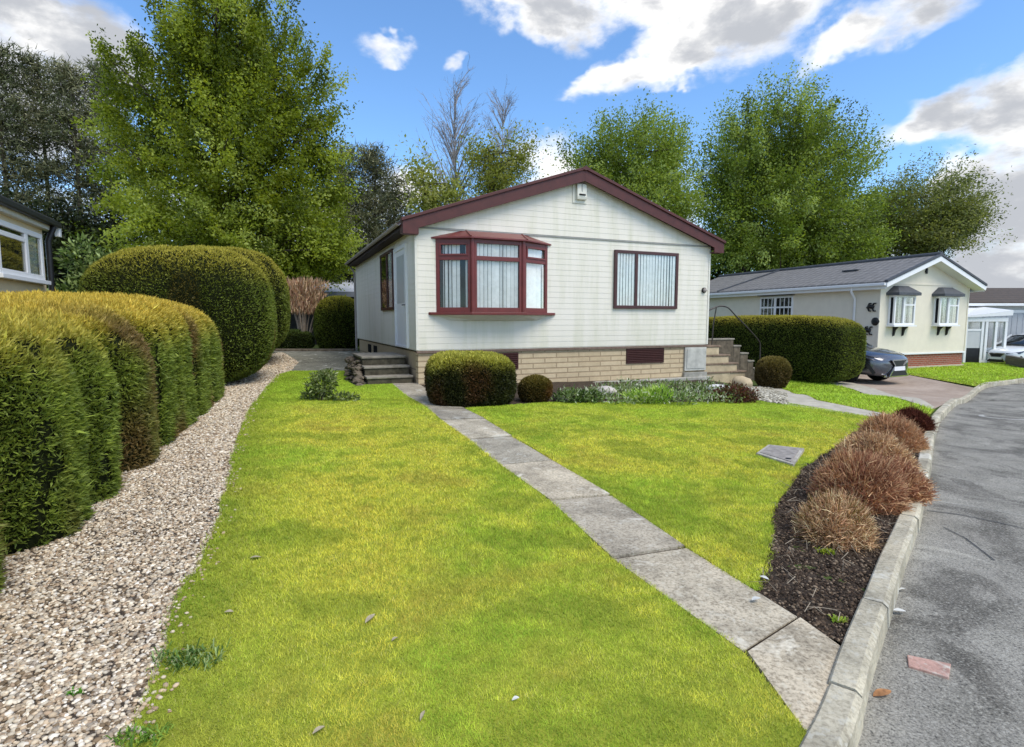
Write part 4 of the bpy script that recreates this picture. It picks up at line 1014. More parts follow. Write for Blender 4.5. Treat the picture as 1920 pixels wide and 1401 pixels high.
# ------------------------------------------------------------------ clipped hedges and bushes
def subcube(n):
    """points of a subdivided cube surface with triangles"""
    V = []; F = []; idx = {}
    def vid(p):
        k = tuple(np.round(p,6)); 
        if k not in idx: idx[k] = len(V); V.append(p)
        return idx[k]
    t = np.tan(np.linspace(-math.pi/4, math.pi/4, n+1))
    for ax in range(3):
        for sg in (-1,1):
            for i in range(n):
                for j in range(n):
                    q = []
                    for (a,b) in ((i,j),(i+1,j),(i+1,j+1),(i,j+1)):
                        p = [0,0,0]; p[ax] = sg; p[(ax+1)%3] = t[a]; p[(ax+2)%3] = t[b]; q.append(vid(p))
                    if sg < 0: q = q[::-1]
                    F.append((q[0],q[1],q[2])); F.append((q[0],q[2],q[3]))
    return np.array(V), np.array(F)
SC = {}
def sprig_mesh(P, Nn, L, Wd, col, up=.35, spread=.6, tilt=None):
    """pointed foliage sprays standing off a surface"""
    n = len(P); d = Nn + rng.normal(0, spread, (n,3)) + np.array([0,0,up]); d /= np.linalg.norm(d,axis=1)[:,None]
    s = np.cross(d, rng.normal(0,1,(n,3))); s /= np.linalg.norm(s,axis=1)[:,None]+1e-9
    l = (L*(.5+rng.random(n)))[:,None]; w = (Wd*(.6+.8*rng.random(n)))[:,None]
    b = P-Nn*.012
    V = np.stack([b, b+d*l*.45+s*w*.5, b+d*l, b+d*l*.45-s*w*.5], 1).reshape(-1,3)
    F = np.arange(4*n).reshape(-1,4); return V, F, np.repeat(col, 4, 0)
def hedge(name, label, cat, c, rz, half, h, n1=4, n2=4, npts=40000, leaf=(.05,.016), res=26, ribs=None, palette=None, topfrac=.3, lump=.05, group=None, zmid=.46, brown=0., soft=.6, mat=None, lod=False, seed=0, name2=None, holes=0., stray=0):
    """a clipped evergreen: rounded body with creases, its foliage standing on the surface"""
    if res not in SC: SC[res] = subcube(res)
    V, F = SC[res]; V = V.copy()
    rxy = (np.abs(V[:,0])**n1+np.abs(V[:,1])**n1)**(1/n1)
    k = (rxy**n2+np.abs(V[:,2])**n2)**(-1/n2)
    U = V*k[:,None]
    a, b = half; zc = h*zmid; cz = h-zc
    X = U*np.array([a,b,cz]); X[:,2] += zc
    lo = X[:,2] < -.1; X[lo,2] = -.1
    outw = U/np.array([a,b,cz]); outw /= np.linalg.norm(outw,axis=1)[:,None]
    disp = (vnoise(X+seed*7.3, 1.6, seed, 3)-.5)*2*lump+(vnoise(X*np.array([1,1,.4])+seed, 7, seed, 2)-.5)*lump
    if ribs is not None: disp = disp+ribs(X, outw)
    X = X+outw*disp[:,None]
    if name2 == 'sloped': X[:,2] *= 1-.15*ss(1.5,-2.6,X[:,0])-.04*ss(3.2,5,X[:,0])
    ca, sa = math.cos(rz), math.sin(rz)
    z0 = float(gz(*c))
    root = thing(name, label, cat, (c[0],c[1],z0), rz, group)
    tri = X[F]; nr = np.cross(tri[:,1]-tri[:,0], tri[:,2]-tri[:,0]); ar = np.linalg.norm(nr,axis=1); nr /= ar[:,None]+1e-12
    cen = tri.mean(1)
    wx = cen[:,0]*ca-cen[:,1]*sa+c[0]; wy = cen[:,0]*sa+cen[:,1]*ca+c[1]
    wgt = ar.copy()
    wgt[cen[:,2] < 0] = 0
    dist = np.sqrt(wx**2+wy**2)
    if holes: npts = int(npts*1.25)
    if lod: wgt = wgt/np.maximum(dist,2.2)**1.5
    f = rng.choice(len(F), npts, p=wgt/wgt.sum())
    r1 = np.sqrt(rng.random(npts)); r2 = rng.random(npts)
    P = tri[f,0]*(1-r1)[:,None]+tri[f,1]*(r1*(1-r2))[:,None]+tri[f,2]*(r1*r2)[:,None]; Nn = nr[f]
    if holes:    # the clipped face is open in places and shows the dark inside
        hn = vnoise(P*np.array([1,1,.45]), 9, seed+40, 2); ok = (hn > holes*ss(h*1.02,h*.78,P[:,2])) | (rng.random(npts) < .12)
        P = P[ok]; Nn = Nn[ok]; f = f[ok]; npts = len(P)
    dk, md, hi, br = (np.array(q) for q in palette)
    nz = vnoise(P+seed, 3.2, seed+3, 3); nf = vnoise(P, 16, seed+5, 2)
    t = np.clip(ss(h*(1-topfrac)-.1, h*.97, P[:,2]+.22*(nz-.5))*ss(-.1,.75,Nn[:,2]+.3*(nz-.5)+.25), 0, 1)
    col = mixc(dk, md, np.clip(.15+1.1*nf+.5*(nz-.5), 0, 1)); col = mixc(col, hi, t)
    if brown: 
        bm_ = ss(.62-.2*brown,.72-.15*brown, vnoise(P*np.array([1,1,.35])+31, 1.5, seed+11, 2))*ss(h*.97,h*.75,P[:,2])
        col = mixc(col, br, bm_*.85)
    col = col*(.65+.7*rng.random(npts))[:,None]
    g = (np.maximum(1, dist[f]/3.2)**.7) if lod else np.ones(npts)
    Vs, Fs, Cs = sprig_mesh(P, Nn, leaf[0]*g, leaf[1]*g, col, .35, soft)
    if stray:
        q = rng.integers(0,npts,stray); v2,f2,c2 = sprig_mesh(P[q], Nn[q], .075*(.5+rng.random(stray)**2), .011*np.ones(stray), col[q]*(.8+.7*rng.random((stray,1))), .6, .5)
        Fs = np.concatenate([Fs, f2+len(Vs)]); Vs = np.concatenate([Vs,v2]); Cs = np.concatenate([Cs,c2])
    m = mat or M_leaf
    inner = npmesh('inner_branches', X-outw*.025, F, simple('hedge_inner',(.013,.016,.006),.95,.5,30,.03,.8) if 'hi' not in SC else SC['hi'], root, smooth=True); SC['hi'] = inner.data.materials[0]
    npmesh('foliage', Vs, Fs, m, root, cols=Cs)
    return root
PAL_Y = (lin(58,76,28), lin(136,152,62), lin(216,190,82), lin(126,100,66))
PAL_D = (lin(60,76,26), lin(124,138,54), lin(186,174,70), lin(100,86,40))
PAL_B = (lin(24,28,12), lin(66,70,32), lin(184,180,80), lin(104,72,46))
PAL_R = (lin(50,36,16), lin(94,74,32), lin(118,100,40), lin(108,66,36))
def ribs1(X, o):
    s = X[:,0]; d = 0
    for (p,w,a) in ((-3.45,.22,.3),(-2.45,.16,.13),(-1.6,.2,.42),(-.55,.14,.26),(.3,.16,.1),(1.5,.14,.14),(2.9,.13,.08),(4.2,.12,.16)):
        d = d - a*np.exp(-((s-p)/w)**2)
    return d*(np.abs(o[:,1]) > .2)*ss(1.68,1.25,X[:,2])
hdir = math.atan2(10.5-3.05, -5.73+2.94)
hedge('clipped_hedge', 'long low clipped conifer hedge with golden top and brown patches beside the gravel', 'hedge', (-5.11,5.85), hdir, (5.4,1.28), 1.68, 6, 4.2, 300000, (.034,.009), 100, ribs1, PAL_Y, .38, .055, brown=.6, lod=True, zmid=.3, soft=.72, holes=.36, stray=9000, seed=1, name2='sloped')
def ribs_v(n, a, ph=0):
    def f(X, o):
        an = np.arctan2(X[:,1], X[:,0]); return -a*np.abs(np.cos(an*n/2+ph))**8*ss(.98,.6,o[:,2])
    return f
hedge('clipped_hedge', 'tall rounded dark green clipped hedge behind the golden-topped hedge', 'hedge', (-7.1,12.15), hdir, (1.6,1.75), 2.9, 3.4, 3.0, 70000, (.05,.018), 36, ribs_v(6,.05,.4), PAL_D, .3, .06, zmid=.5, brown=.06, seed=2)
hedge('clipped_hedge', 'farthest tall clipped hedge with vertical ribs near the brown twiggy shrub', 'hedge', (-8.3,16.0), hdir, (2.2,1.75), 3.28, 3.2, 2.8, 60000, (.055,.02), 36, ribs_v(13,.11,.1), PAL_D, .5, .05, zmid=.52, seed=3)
hedge('round_bush', 'round clipped green bush at the back corner of the white park home', 'bush', (-6.62,21.2), 0, (.85,.8), 2.0, 2.6, 2.6, 22000, (.06,.026), 20, None, (lin(44,56,16),lin(92,106,34),lin(150,146,54),lin(100,90,40)), .35, .05, seed=4)
hedge('low_hedge', 'low dark green hedge under the brown twiggy shrub', 'hedge', (-8.9,20.9), 0, (1.35,.4), .75, 4, 3, 9000, (.07,.03), 16, None, (lin(36,50,20),lin(70,86,36),lin(88,104,44),lin(80,76,40)), .3, .06, seed=5)
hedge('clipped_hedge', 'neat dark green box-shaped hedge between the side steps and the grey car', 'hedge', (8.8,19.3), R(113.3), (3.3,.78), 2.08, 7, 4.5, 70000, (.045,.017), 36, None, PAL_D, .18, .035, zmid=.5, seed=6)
hedge('clipped_bush', 'clipped square-sided bush with yellow-green top in front of the plinth', 'bush', (-.72,9.55), R(10), (.74,.58), .88, 3.4, 3.4, 26000, (.045,.024), 22, None, PAL_B, .34, .05, brown=.2, soft=.75, seed=7)
hedge('round_bush', 'small round reddish-brown bush beside the yellow-topped bush', 'bush', (.42,9.95), 0, (.3,.28), .47, 2.3, 2.3, 9000, (.035,.02), 14, None, (lin(46,42,18),lin(94,78,36),lin(122,108,48),lin(112,74,42)), .4, .04, brown=.4, soft=.75, seed=8)
hedge('round_bush', 'shaggy brown-green bush at the foot of the metal handrail', 'bush', (7.3,15.4), 0, (.44,.4), .88, 2.6, 2.4, 12000, (.05,.026), 16, None, (lin(52,44,24),lin(104,88,48),lin(136,122,66),lin(104,74,46)), .4, .09, brown=.5, soft=.9, seed=9)

# ------------------------------------------------------------------ loose shrubs and small plants
def leafy(name, label, cat, c, blobs, n, leaf, pal, stems=6, mat=None, group=None, z=None, droop=.2):
    """open shrub: short stems and many small pointed leaves"""
    z0 = float(gz(*c)) if z is None else z
    root = thing(name, label, cat, (c[0],c[1],z0), 0, group)
    sm = MB()
    for k in range(stems):
        bl = blobs[k % len(blobs)]; e = Vector(bl[0])+Vector([random.uniform(-.6,.6)*q for q in bl[1]])
        b0 = Vector((random.uniform(-.08,.08)*(1+e.z), random.uniform(-.08,.08)*(1+e.z), -.05)); mid = (b0+e)/2+Vector((random.uniform(-.05,.05),random.uniform(-.05,.05),.08*e.z))
        sm.tube([b0,mid,e],[.012+.01*e.z,.008+.006*e.z,.004],5)
    sm.build('stems', M_bark, root)
    vol = np.array([bl[1][0]*bl[1][1]*bl[1][2] for bl in blobs])**.8; bi = rng.choice(len(blobs), n, p=vol/vol.sum())
    C = np.array([bl[0] for bl in blobs])[bi]; S = np.array([bl[1] for bl in blobs])[bi]
    u = rng.normal(0,1,(n,3)); u /= np.linalg.norm(u,axis=1)[:,None]; rr_ = (.35+.65*rng.random(n)**.5)*(1+.12*rng.normal(0,1,n))
    P = C+u*S*rr_[:,None]; P[:,2] = np.maximum(P[:,2], .01)
    nz = vnoise(P+5, 3.5/max(.3,S.mean()), 3, 2); pl_ = np.array(pal)
    col = pl_[np.clip((nz*1.3-.15+.25*rng.normal(0,1,n))*len(pl_),0,len(pl_)-1).astype(int)]*(.6+.8*rng.random(n))[:,None]
    Vs, Fs, Cs = sprig_mesh(P, u*.7, leaf[0]*np.ones(n), leaf[1]*np.ones(n), col, droop, .6)
    npmesh('foliage', Vs, Fs, mat or M_leaf, root, cols=Cs); return root
def heather(name, label, c, r, h, n, pal, group='brown twiggy mounds along the kerb'):
    """dense rounded mound of fine dry twigs, tangled at the surface"""
    z0 = float(gz(*c)); root = thing(name, label, 'shrub', (c[0],c[1],z0), random.uniform(0,6), group)
    n = int(n); n1 = int(n*.3); sd = c[0]*3.1
    u = rng.normal(0,1,(n,3)); u[:,2] = np.abs(u[:,2])*.9; u /= np.linalg.norm(u,axis=1)[:,None]
    rad = np.array([r,r*.92,h])*(.80+.42*vnoise(u+sd, 2.2, 3, 3))[:,None]
    S = u*rad                                         # points on the mound's uneven surface
    # long stems from the crown, and short twigs tangled near the surface
    b = np.where(np.arange(n)[:,None] < n1, S*np.array([.35,.35,.05]), S*(.62+.3*rng.random((n,1))))
    d = np.where(np.arange(n)[:,None] < n1, S-b, u*.6+rng.normal(0,.75,(n,3))+np.array([0,0,.35])); d /= np.linalg.norm(d,axis=1)[:,None]
    d += rng.normal(0,.10,(n,3)); L = np.where(np.arange(n) < n1, np.linalg.norm(S-b,axis=1)*(.85+.25*rng.random(n)), r*.2*(.5+rng.random(n)))
    tip = b+d*L[:,None]+rng.normal(0,.018,(n,3)); tip[:,2] = np.maximum(tip[:,2], .005); mid = b+d*L[:,None]*.5+rng.normal(0,.016,(n,3)); mid[:,2] = np.maximum(mid[:,2], .005)
    s = np.cross(d, rng.normal(0,1,(n,3))); s /= np.linalg.norm(s,axis=1)[:,None]; w = (.0014*(1+.9*rng.random(n)))[:,None]*max(1,math.hypot(*c)/3.6)**.8
    V = np.stack([b-s*w, b+s*w, mid+s*w, mid-s*w, tip+s*w*.5, tip-s*w*.5],1).reshape(-1,3)
    k = np.arange(n)[:,None]*6; F = np.concatenate([k+np.array([[0,1,2,3]]), k+np.array([[3,2,4,5]])],0)
    pl_ = np.array(pal); nz = vnoise(S+sd, 5, 2, 3); ci = np.clip((nz+.28*rng.normal(0,1,n))*len(pl_),0,len(pl_)-1).astype(int); col = pl_[ci]*(.65+.7*rng.random(n))[:,None]
    npmesh('stems', V, F, M_twigs, root, cols=np.repeat(col,6,0))
    core = MB(); bm = bmesh.new(); bmesh.ops.create_icosphere(bm, subdivisions=2, radius=1)
    core.add([(v.co.x*r*.55*random.uniform(.85,1.1), v.co.y*r*.55*random.uniform(.85,1.1), max(-.03,v.co.z*h*.55*random.uniform(.85,1.1))) for v in bm.verts], [[v.index for v in f.verts] for f in bm.faces]); bm.free()
    core.build('inner_branches', SC['heather_core'], root); return root
SC['heather_core'] = simple('dead_thatch', (.075,.047,.033), .95, .5, 30, .05)
PH = [lin(136,90,70),lin(171,124,95),lin(201,156,120),lin(228,189,145),lin(159,106,83)]
PH2 = [lin(186,146,112),lin(218,181,141),lin(246,211,165),lin(171,131,103),lin(151,116,93)]
heather('twiggy_mound', 'nearest small tan twiggy mound on bare soil by the kerb', (2.245,3.730), 0.243, 0.297, 14364, PH2[:4]+[lin(120,100,50)])
heather('twiggy_mound', 'largest dark reddish-brown twiggy mound just behind the nearest one', (2.925,4.544), 0.349, 0.421, 25650, PH)
heather('twiggy_mound', 'second dark brown twiggy mound touching the kerb stones', (3.390,4.800), 0.273, 0.316, 14364, PH)
heather('twiggy_mound', 'pale straw-coloured twiggy mound in the middle of the kerbside row', (3.887,5.826), 0.367, 0.322, 23940, PH2)
heather('twiggy_mound', 'domed tan twiggy mound behind the pale straw one', (4.804,6.901), 0.380, 0.368, 23940, [PH[1],PH2[0],PH2[1],PH[2]])
heather('twiggy_mound', 'farthest small red-brown mound at the end of the kerbside row', (5.979,8.175), 0.266, 0.301, 15390, [lin(92,50,40),lin(110,64,48),lin(84,44,38)])
leafy('lawn_shrub', 'small grey-green shrub standing alone on the lawn near the stone steps', 'shrub', (-3.291,9.532), [((0,0,.29),(.25,.23,.23)),((.36,-.05,.07),(.32,.18,.07)),((-.24,.1,.1),(.18,.18,.08)),((.08,.05,.44),(.14,.14,.1))], 2100, (.065,.026), [lin(62,78,36),lin(92,110,52),lin(130,144,84),lin(160,168,118)], 9)
def tuft(label, c, n, L, pal):
    root = thing('grass_tuft', label, 'grass tuft', (c[0],c[1],float(gz(*c))), 0)
    P = np.clip(rng.normal(0,1,(n,2)),-1.8,1.8)*np.array([.085,.05])*min(1,n/300); a = rng.random(n)*2*np.pi; le = .35+.9*rng.random(n); l = L*(.5+.7*rng.random(n))
    b = np.concatenate([P, np.full((n,1),.01)],1); d = np.stack([np.cos(a)*le,np.sin(a)*le,np.ones(n)],1); d/=np.linalg.norm(d,axis=1)[:,None]
    s = np.stack([-np.sin(a),np.cos(a),0*a],1)*.0028
    m1 = b+d*l[:,None]*.6; t = m1+(d-np.array([0,0,.9]))*l[:,None]*.4; t[:,2]=np.maximum(t[:,2],.02)
    V = np.stack([b-s,b+s,m1+s,m1-s,t],1).reshape(-1,3); k = np.arange(n)[:,None]*5
    F = np.concatenate([k+np.array([[0,1,2]]),k+np.array([[0,2,3]]),k+np.array([[3,2,4]])],0)
    col = np.array(pal)[rng.integers(0,len(pal),n)]*(.7+.6*rng.random(n))[:,None]; npmesh('blades', V, F, M_grass, root, cols=np.repeat(col,5,0))
tuft('grey-green tuft of longer grass on the edge of gravel and lawn', (-1.348,2.168), 260, .075, [lin(110,140,70),lin(84,116,56),lin(150,168,110),lin(70,100,40)])
tuft('grass tuft spilling over the gravel at the bottom edge of the photo', (-1.259,1.738), 150, .06, [lin(110,150,60),lin(140,170,70),lin(84,120,40)])
tuft('small yellow-green weed at the foot of the nearest twiggy mound', (2.045,3.469), 90, .05, [lin(150,160,50),lin(120,140,40)])
tuft('small bright green weed in the soil near the kerb', (1.635,2.632), 70, .04, [lin(140,170,60),lin(170,180,70)])
tuft('tiny green weed in the gravel near the bottom left', (-1.648,1.957), 40, .035, [lin(90,150,40)])

# bed in front of the plinth
def cover(name, label, poly, n, h, leaf, pal):
    P = scatter(poly, 2500, 3, .0)[:n]; n = len(P); q = np.concatenate([P,np.zeros((n,1))],1)
    hh = h*(.15+vnoise(q, 2.6, 4, 3)**1.3)*(.3+.9*rng.random(n)); nz = vnoise(q, 2.2, 21, 2)
    B = np.concatenate([P,(gz(P[:,0],P[:,1])+hh)[:,None]],1); pl_ = np.array(pal)
    col = pl_[np.clip((nz*1.4-.2+.22*rng.normal(0,1,n))*len(pl_),0,len(pl_)-1).astype(int)]*(.6+.75*rng.random(n))[:,None]
    up = np.tile(np.array([0,-.25,.6]),(n,1)); V,F,C = sprig_mesh(B, up, leaf[0]*np.ones(n), leaf[1]*np.ones(n), col, .3, .8)
    o = npmesh(name, V, F, M_leaf, cols=C); tag(o, label, 'ground cover', kind='stuff')
cover('ground_cover', 'silvery green ground cover plants in the bed below the plinth', [(0.787,10.088),(1.717,11.013),(2.670,12.470),(4.665,12.954),(5.033,11.738),(4.359,10.265),(2.714,9.581),(0.937,9.604)], 5200, .28, (.07,.026),
      [lin(70,92,40),lin(104,130,62),lin(132,150,92),lin(164,176,132),lin(196,202,176),lin(110,136,64)])
leafy('rockery_plant', 'bright lime-green grassy plant among the silvery ground cover', 'plant', (2.466,10.026), [((0,0,.1),(.42,.22,.13)),((.25,0,.17),(.2,.15,.12))], 1300, (.12,.016), [lin(130,170,50),lin(166,196,84),lin(190,210,110)], 4, droop=.8)
leafy('rockery_plant', 'low red-brown shrub at the right end of the flower bed', 'plant', (4.268,10.515), [((0,0,.18),(.38,.26,.2)),((.3,.05,.12),(.2,.2,.12)),((-.25,0,.12),(.22,.2,.12))], 1900, (.06,.026), [lin(84,44,36),lin(116,66,50),lin(96,84,48),lin(70,50,34)], 8)
leafy('rockery_plant', 'dark leafy plant between the brown bush and the silvery ground cover', 'plant', (1.060,9.879), [((0,0,.1),(.3,.2,.12)),((.35,.05,.1),(.25,.2,.1))], 900, (.08,.03), [lin(56,76,34),lin(84,108,52),lin(128,146,92)], 5)
def boulder(label, c, s, mat, seed, z=0, cat='stone'):
    bm = bmesh.new(); bmesh.ops.create_icosphere(bm, subdivisions=3, radius=1)
    co = np.array([v.co[:] for v in bm.verts]); d = 1+.5*(vnoise(co*1.0+seed*3, 1.3, seed, 3)-.5)
    for v, k in zip(bm.verts, d): v.co = Vector((v.co.x*s[0]*k, v.co.y*s[1]*k, v.co.z*s[2]*k))
    me = bpy.data.meshes.new('stone'); bm.to_mesh(me); bm.free(); me.materials.append(mat)
    for p in me.polygons: p.use_smooth = True
    o = link(bpy.data.objects.new('stone', me)); o.location = (c[0],c[1],float(gz(*c))+s[2]*.5+z); o.rotation_euler[2] = seed
    return tag(o, label, cat)
boulder('rounded beige boulder at the foot of the right-hand steps', (6.115,14.582), (.3,.22,.2), M_beige, 2)
boulder('flat white stone in the bed below the right-hand steps', (4.498,11.964), (.26,.14,.08), simple('white_stone',(.66,.66,.63),.9,.1), 3, .08)
boulder('grey stone at the left end of the plinth flower bed', (0.907,10.112), (.24,.14,.08), M_concrete, 5)
boulder('pale pinkish stone half hidden in the silvery ground cover', (1.816,10.580), (.2,.14,.1), simple('pale_stone',(.5,.45,.4),.9,.15), 6, .1)
leafy('garden_shrub', 'light green leafy shrub between the tan bungalow and the tall hedge', 'shrub', (-9.75,12.7), [((0,0,2.75),(.4,.35,.5)),((.6,0,2.5),(.45,.35,.4)),((0,0,1.6),(.8,.7,.75)),((-.55,0,1.2),(.6,.6,.8)),((.7,-.1,1.4),(.65,.6,.6)),((.2,0,2.2),(.4,.4,.45)),((.9,0,2.0),(.4,.4,.35))], 9000, (.13,.05), [lin(58,76,34),lin(90,112,52),lin(126,144,78),lin(150,166,104)], 14)
leafy('garden_shrub', 'small green shrub below the white window of the tan bungalow', 'shrub', (-8.05,7.9), [((0,0,1.35),(.55,.4,.42)),((-.4,0,1.2),(.4,.3,.5)),((.45,.1,1.2),(.35,.3,.4))], 3200, (.09,.04), [lin(70,88,30),lin(104,126,46),lin(140,150,60)], 10)
# brown twiggy shrub
root = thing('twiggy_shrub', 'bare fan-shaped pinkish-brown twiggy shrub at the back of the gravel', 'shrub', (-7.95,21.1,float(gz(-7.95,21.1))))
sm = MB()
for k in range(16):
    a = random.uniform(0,6.28); r_ = random.uniform(.2,.75); e = Vector((math.cos(a)*r_, math.sin(a)*r_*.7, random.uniform(1.4,2.1)))
    sm.tube([(math.cos(a)*.06,math.sin(a)*.06,0), e*.5+Vector((0,0,.05)), e],[.045,.03,.015],5)
sm.build('stems', simple('pale_stem',(.28,.23,.18),.9,.25,12), root)
n = 4200; P = np.stack([rng.normal(0,.42,n), rng.normal(0,.32,n), 1.3+1.25*rng.random(n)**.8],1); P[:,0]*= (P[:,2]/2.0); keep = np.abs(P[:,0])<.85; P = P[keep]; n = len(P)
pl_ = np.array([lin(190,150,120),lin(214,184,150),lin(160,120,96),lin(176,150,110)]); col = pl_[rng.integers(0,4,n)]*(.55+.8*rng.random(n))[:,None]
V,F,C = sprig_mesh(P, np.stack([P[:,0]*.6,P[:,1]*.6,np.ones(n)*.9],1), .2*np.ones(n), .03*np.ones(n), col, .3, .3); npmesh('twigs', V, F, M_twigs, root, cols=C)

# ------------------------------------------------------------------ things lying on the ground
mh = MB(); q = [np.array((2.773,6.161)),np.array((3.115,6.598)),np.array((3.450,6.395)),np.array((2.949,5.659))]; c_ = sum(q)/4
z_ = float(gz(*c_))
def frus(mb, q, c, k0, k1, z0, z1):
    a = [c+(p-c)*k0 for p in q]; b = [c+(p-c)*k1 for p in q]
    mb.add([(p[0],p[1],z0) for p in a]+[(p[0],p[1],z1) for p in b],[(3,2,1,0),(4,5,6,7)]+[(i,(i+1)%4,4+(i+1)%4,4+i) for i in range(4)])
MH = thing('manhole_cover', 'square grey concrete drain cover set in the right-hand lawn', 'drain cover', (0,0,0))
frus(mh, q, c_, 1.02, .99, z_-.03, z_+.05); mh.build('frame', M_manhole, MH, .006)
mh = MB(); frus(mh, q, c_, .84, .82, z_+.02, z_+.058); mh.build('cover', simple('cover_concrete',(.3,.275,.25),.9,.3,14,.2,.5), MH, .004)
mh = MB(); e = c_+(q[3]-c_)*.62; mh.tube([(e[0],e[1],z_+.056),(e[0],e[1],z_+.062)],.03,10); mh.build('lifting_eye', M_black, MH)
pk = MB(); q = [np.array((1.895,2.507)),np.array((2.052,2.436)),np.array((1.963,2.336)),np.array((1.839,2.419))]; c_ = sum(q)/4; frus(pk, q, c_, 1, .98, float(gz(*c_))-ROAD_DROP-.01, float(gz(*c_))-ROAD_DROP+.012)
tag(pk.build('pink_tile', M_pink, None, .003), 'flat pink rectangular tile lying in the road near the kerb', 'tile')
M_leaffall = simple('dry_pale_leaf', (.42,.36,.24), .8, .3, 30, .2); M_petal = simple('white_scrap', (.6,.6,.56), .7, .1, 20)
def fallen(label, c, L, W, mat, rz, dz=.028):
    m = MB(); vs = []
    for t in np.linspace(0,1,7):
        w = W*math.sin(math.pi*min(1,t*.95+.03))**.8; z = .006*math.sin(math.pi*t)+.003
        vs += [((t-.5)*L,-w/2,z+.004),((t-.5)*L,0,z),((t-.5)*L,w/2,z+.004)]
    m.add(vs,[(i*3+k,i*3+k+1,(i+1)*3+k+1,(i+1)*3+k) for i in range(6) for k in range(2)],True)
    o = m.build('fallen_leaf', mat, None, 0, (c[0],c[1],float(gz(*c))+dz), (random.uniform(-.2,.2),random.uniform(-.2,.2),rz)); return tag(o, label, 'leaf', 'dry leaves and scraps on the ground')
fallen('dry pale leaf in the middle of the left lawn', (-0.672,2.496), .075, .03, M_leaffall, 1.2)
fallen('dry grey-brown leaf on the left lawn close to the gravel', (-1.505,3.123), .06, .036, M_leaffall, .5)
fallen('narrow dry leaf on the lawn at the bottom edge', (-0.668,1.778), .05, .018, M_leaffall, 1.0)
fallen('pale dry leaf near the bottom of the lawn below the slab path', (-0.321,1.861), .05, .014, M_leaffall, 1.4)
fallen('small pale leaf left of the lone dry leaf on the lawn', (-1.356,2.522), .04, .02, M_leaffall, .2)
fallen('small brown leaf just below the dry leaf on the lawn', (-0.520,2.330), .035, .02, M_leaffall, .9)
fallen('tiny white scrap on the grass near the path end', (0.014,1.963), .03, .016, M_petal, .4)
fallen('white scrap on the path slab next to the soil bed', (1.280,2.762), .055, .035, M_petal, .3, .04)
fallen('curled white scrap on the road against the kerb', (2.135,2.901), .075, .03, M_petal, .1, -.075)
fallen('small white scrap on the road beside the kerb joint', (2.339,3.165), .045, .02, M_petal, .1, -.08)
fallen('white scrap at the corner of soil bed and path', (1.433,3.011), .05, .025, M_petal, 2.4, .04)
fallen('long white scrap below the nearest twiggy mound', (2.356,3.575), .1, .02, M_petal, .1, .05)
fallen('orange-brown leaf mush on the road near the kerb', (1.583,2.215), .09, .045, simple('orange_leaf',(.35,.17,.07),.8,.4,40), .2, -.085)
# dead stalks lying on the soil, one loose mass
m = MB()
kp = scatter(bed, 42, 3, 0)
for p in kp:
    a = random.uniform(0,6.28); L = random.uniform(.05,.16); z = float(gz(*p))
    m.tube([(p[0],p[1],z+.03),(p[0]+math.cos(a)*L*.5,p[1]+math.sin(a)*L*.5,z+.05+random.uniform(0,.02)),(p[0]+math.cos(a+.5)*L,p[1]+math.sin(a+.5)*L,z+.03)],[.0022,.002,.0012],3)
tag(m.build('dead_stalks', simple('straw',(.36,.3,.22),.9,.3,20)), 'thin dead stalks scattered on the dark soil bed', 'litter', kind='stuff')
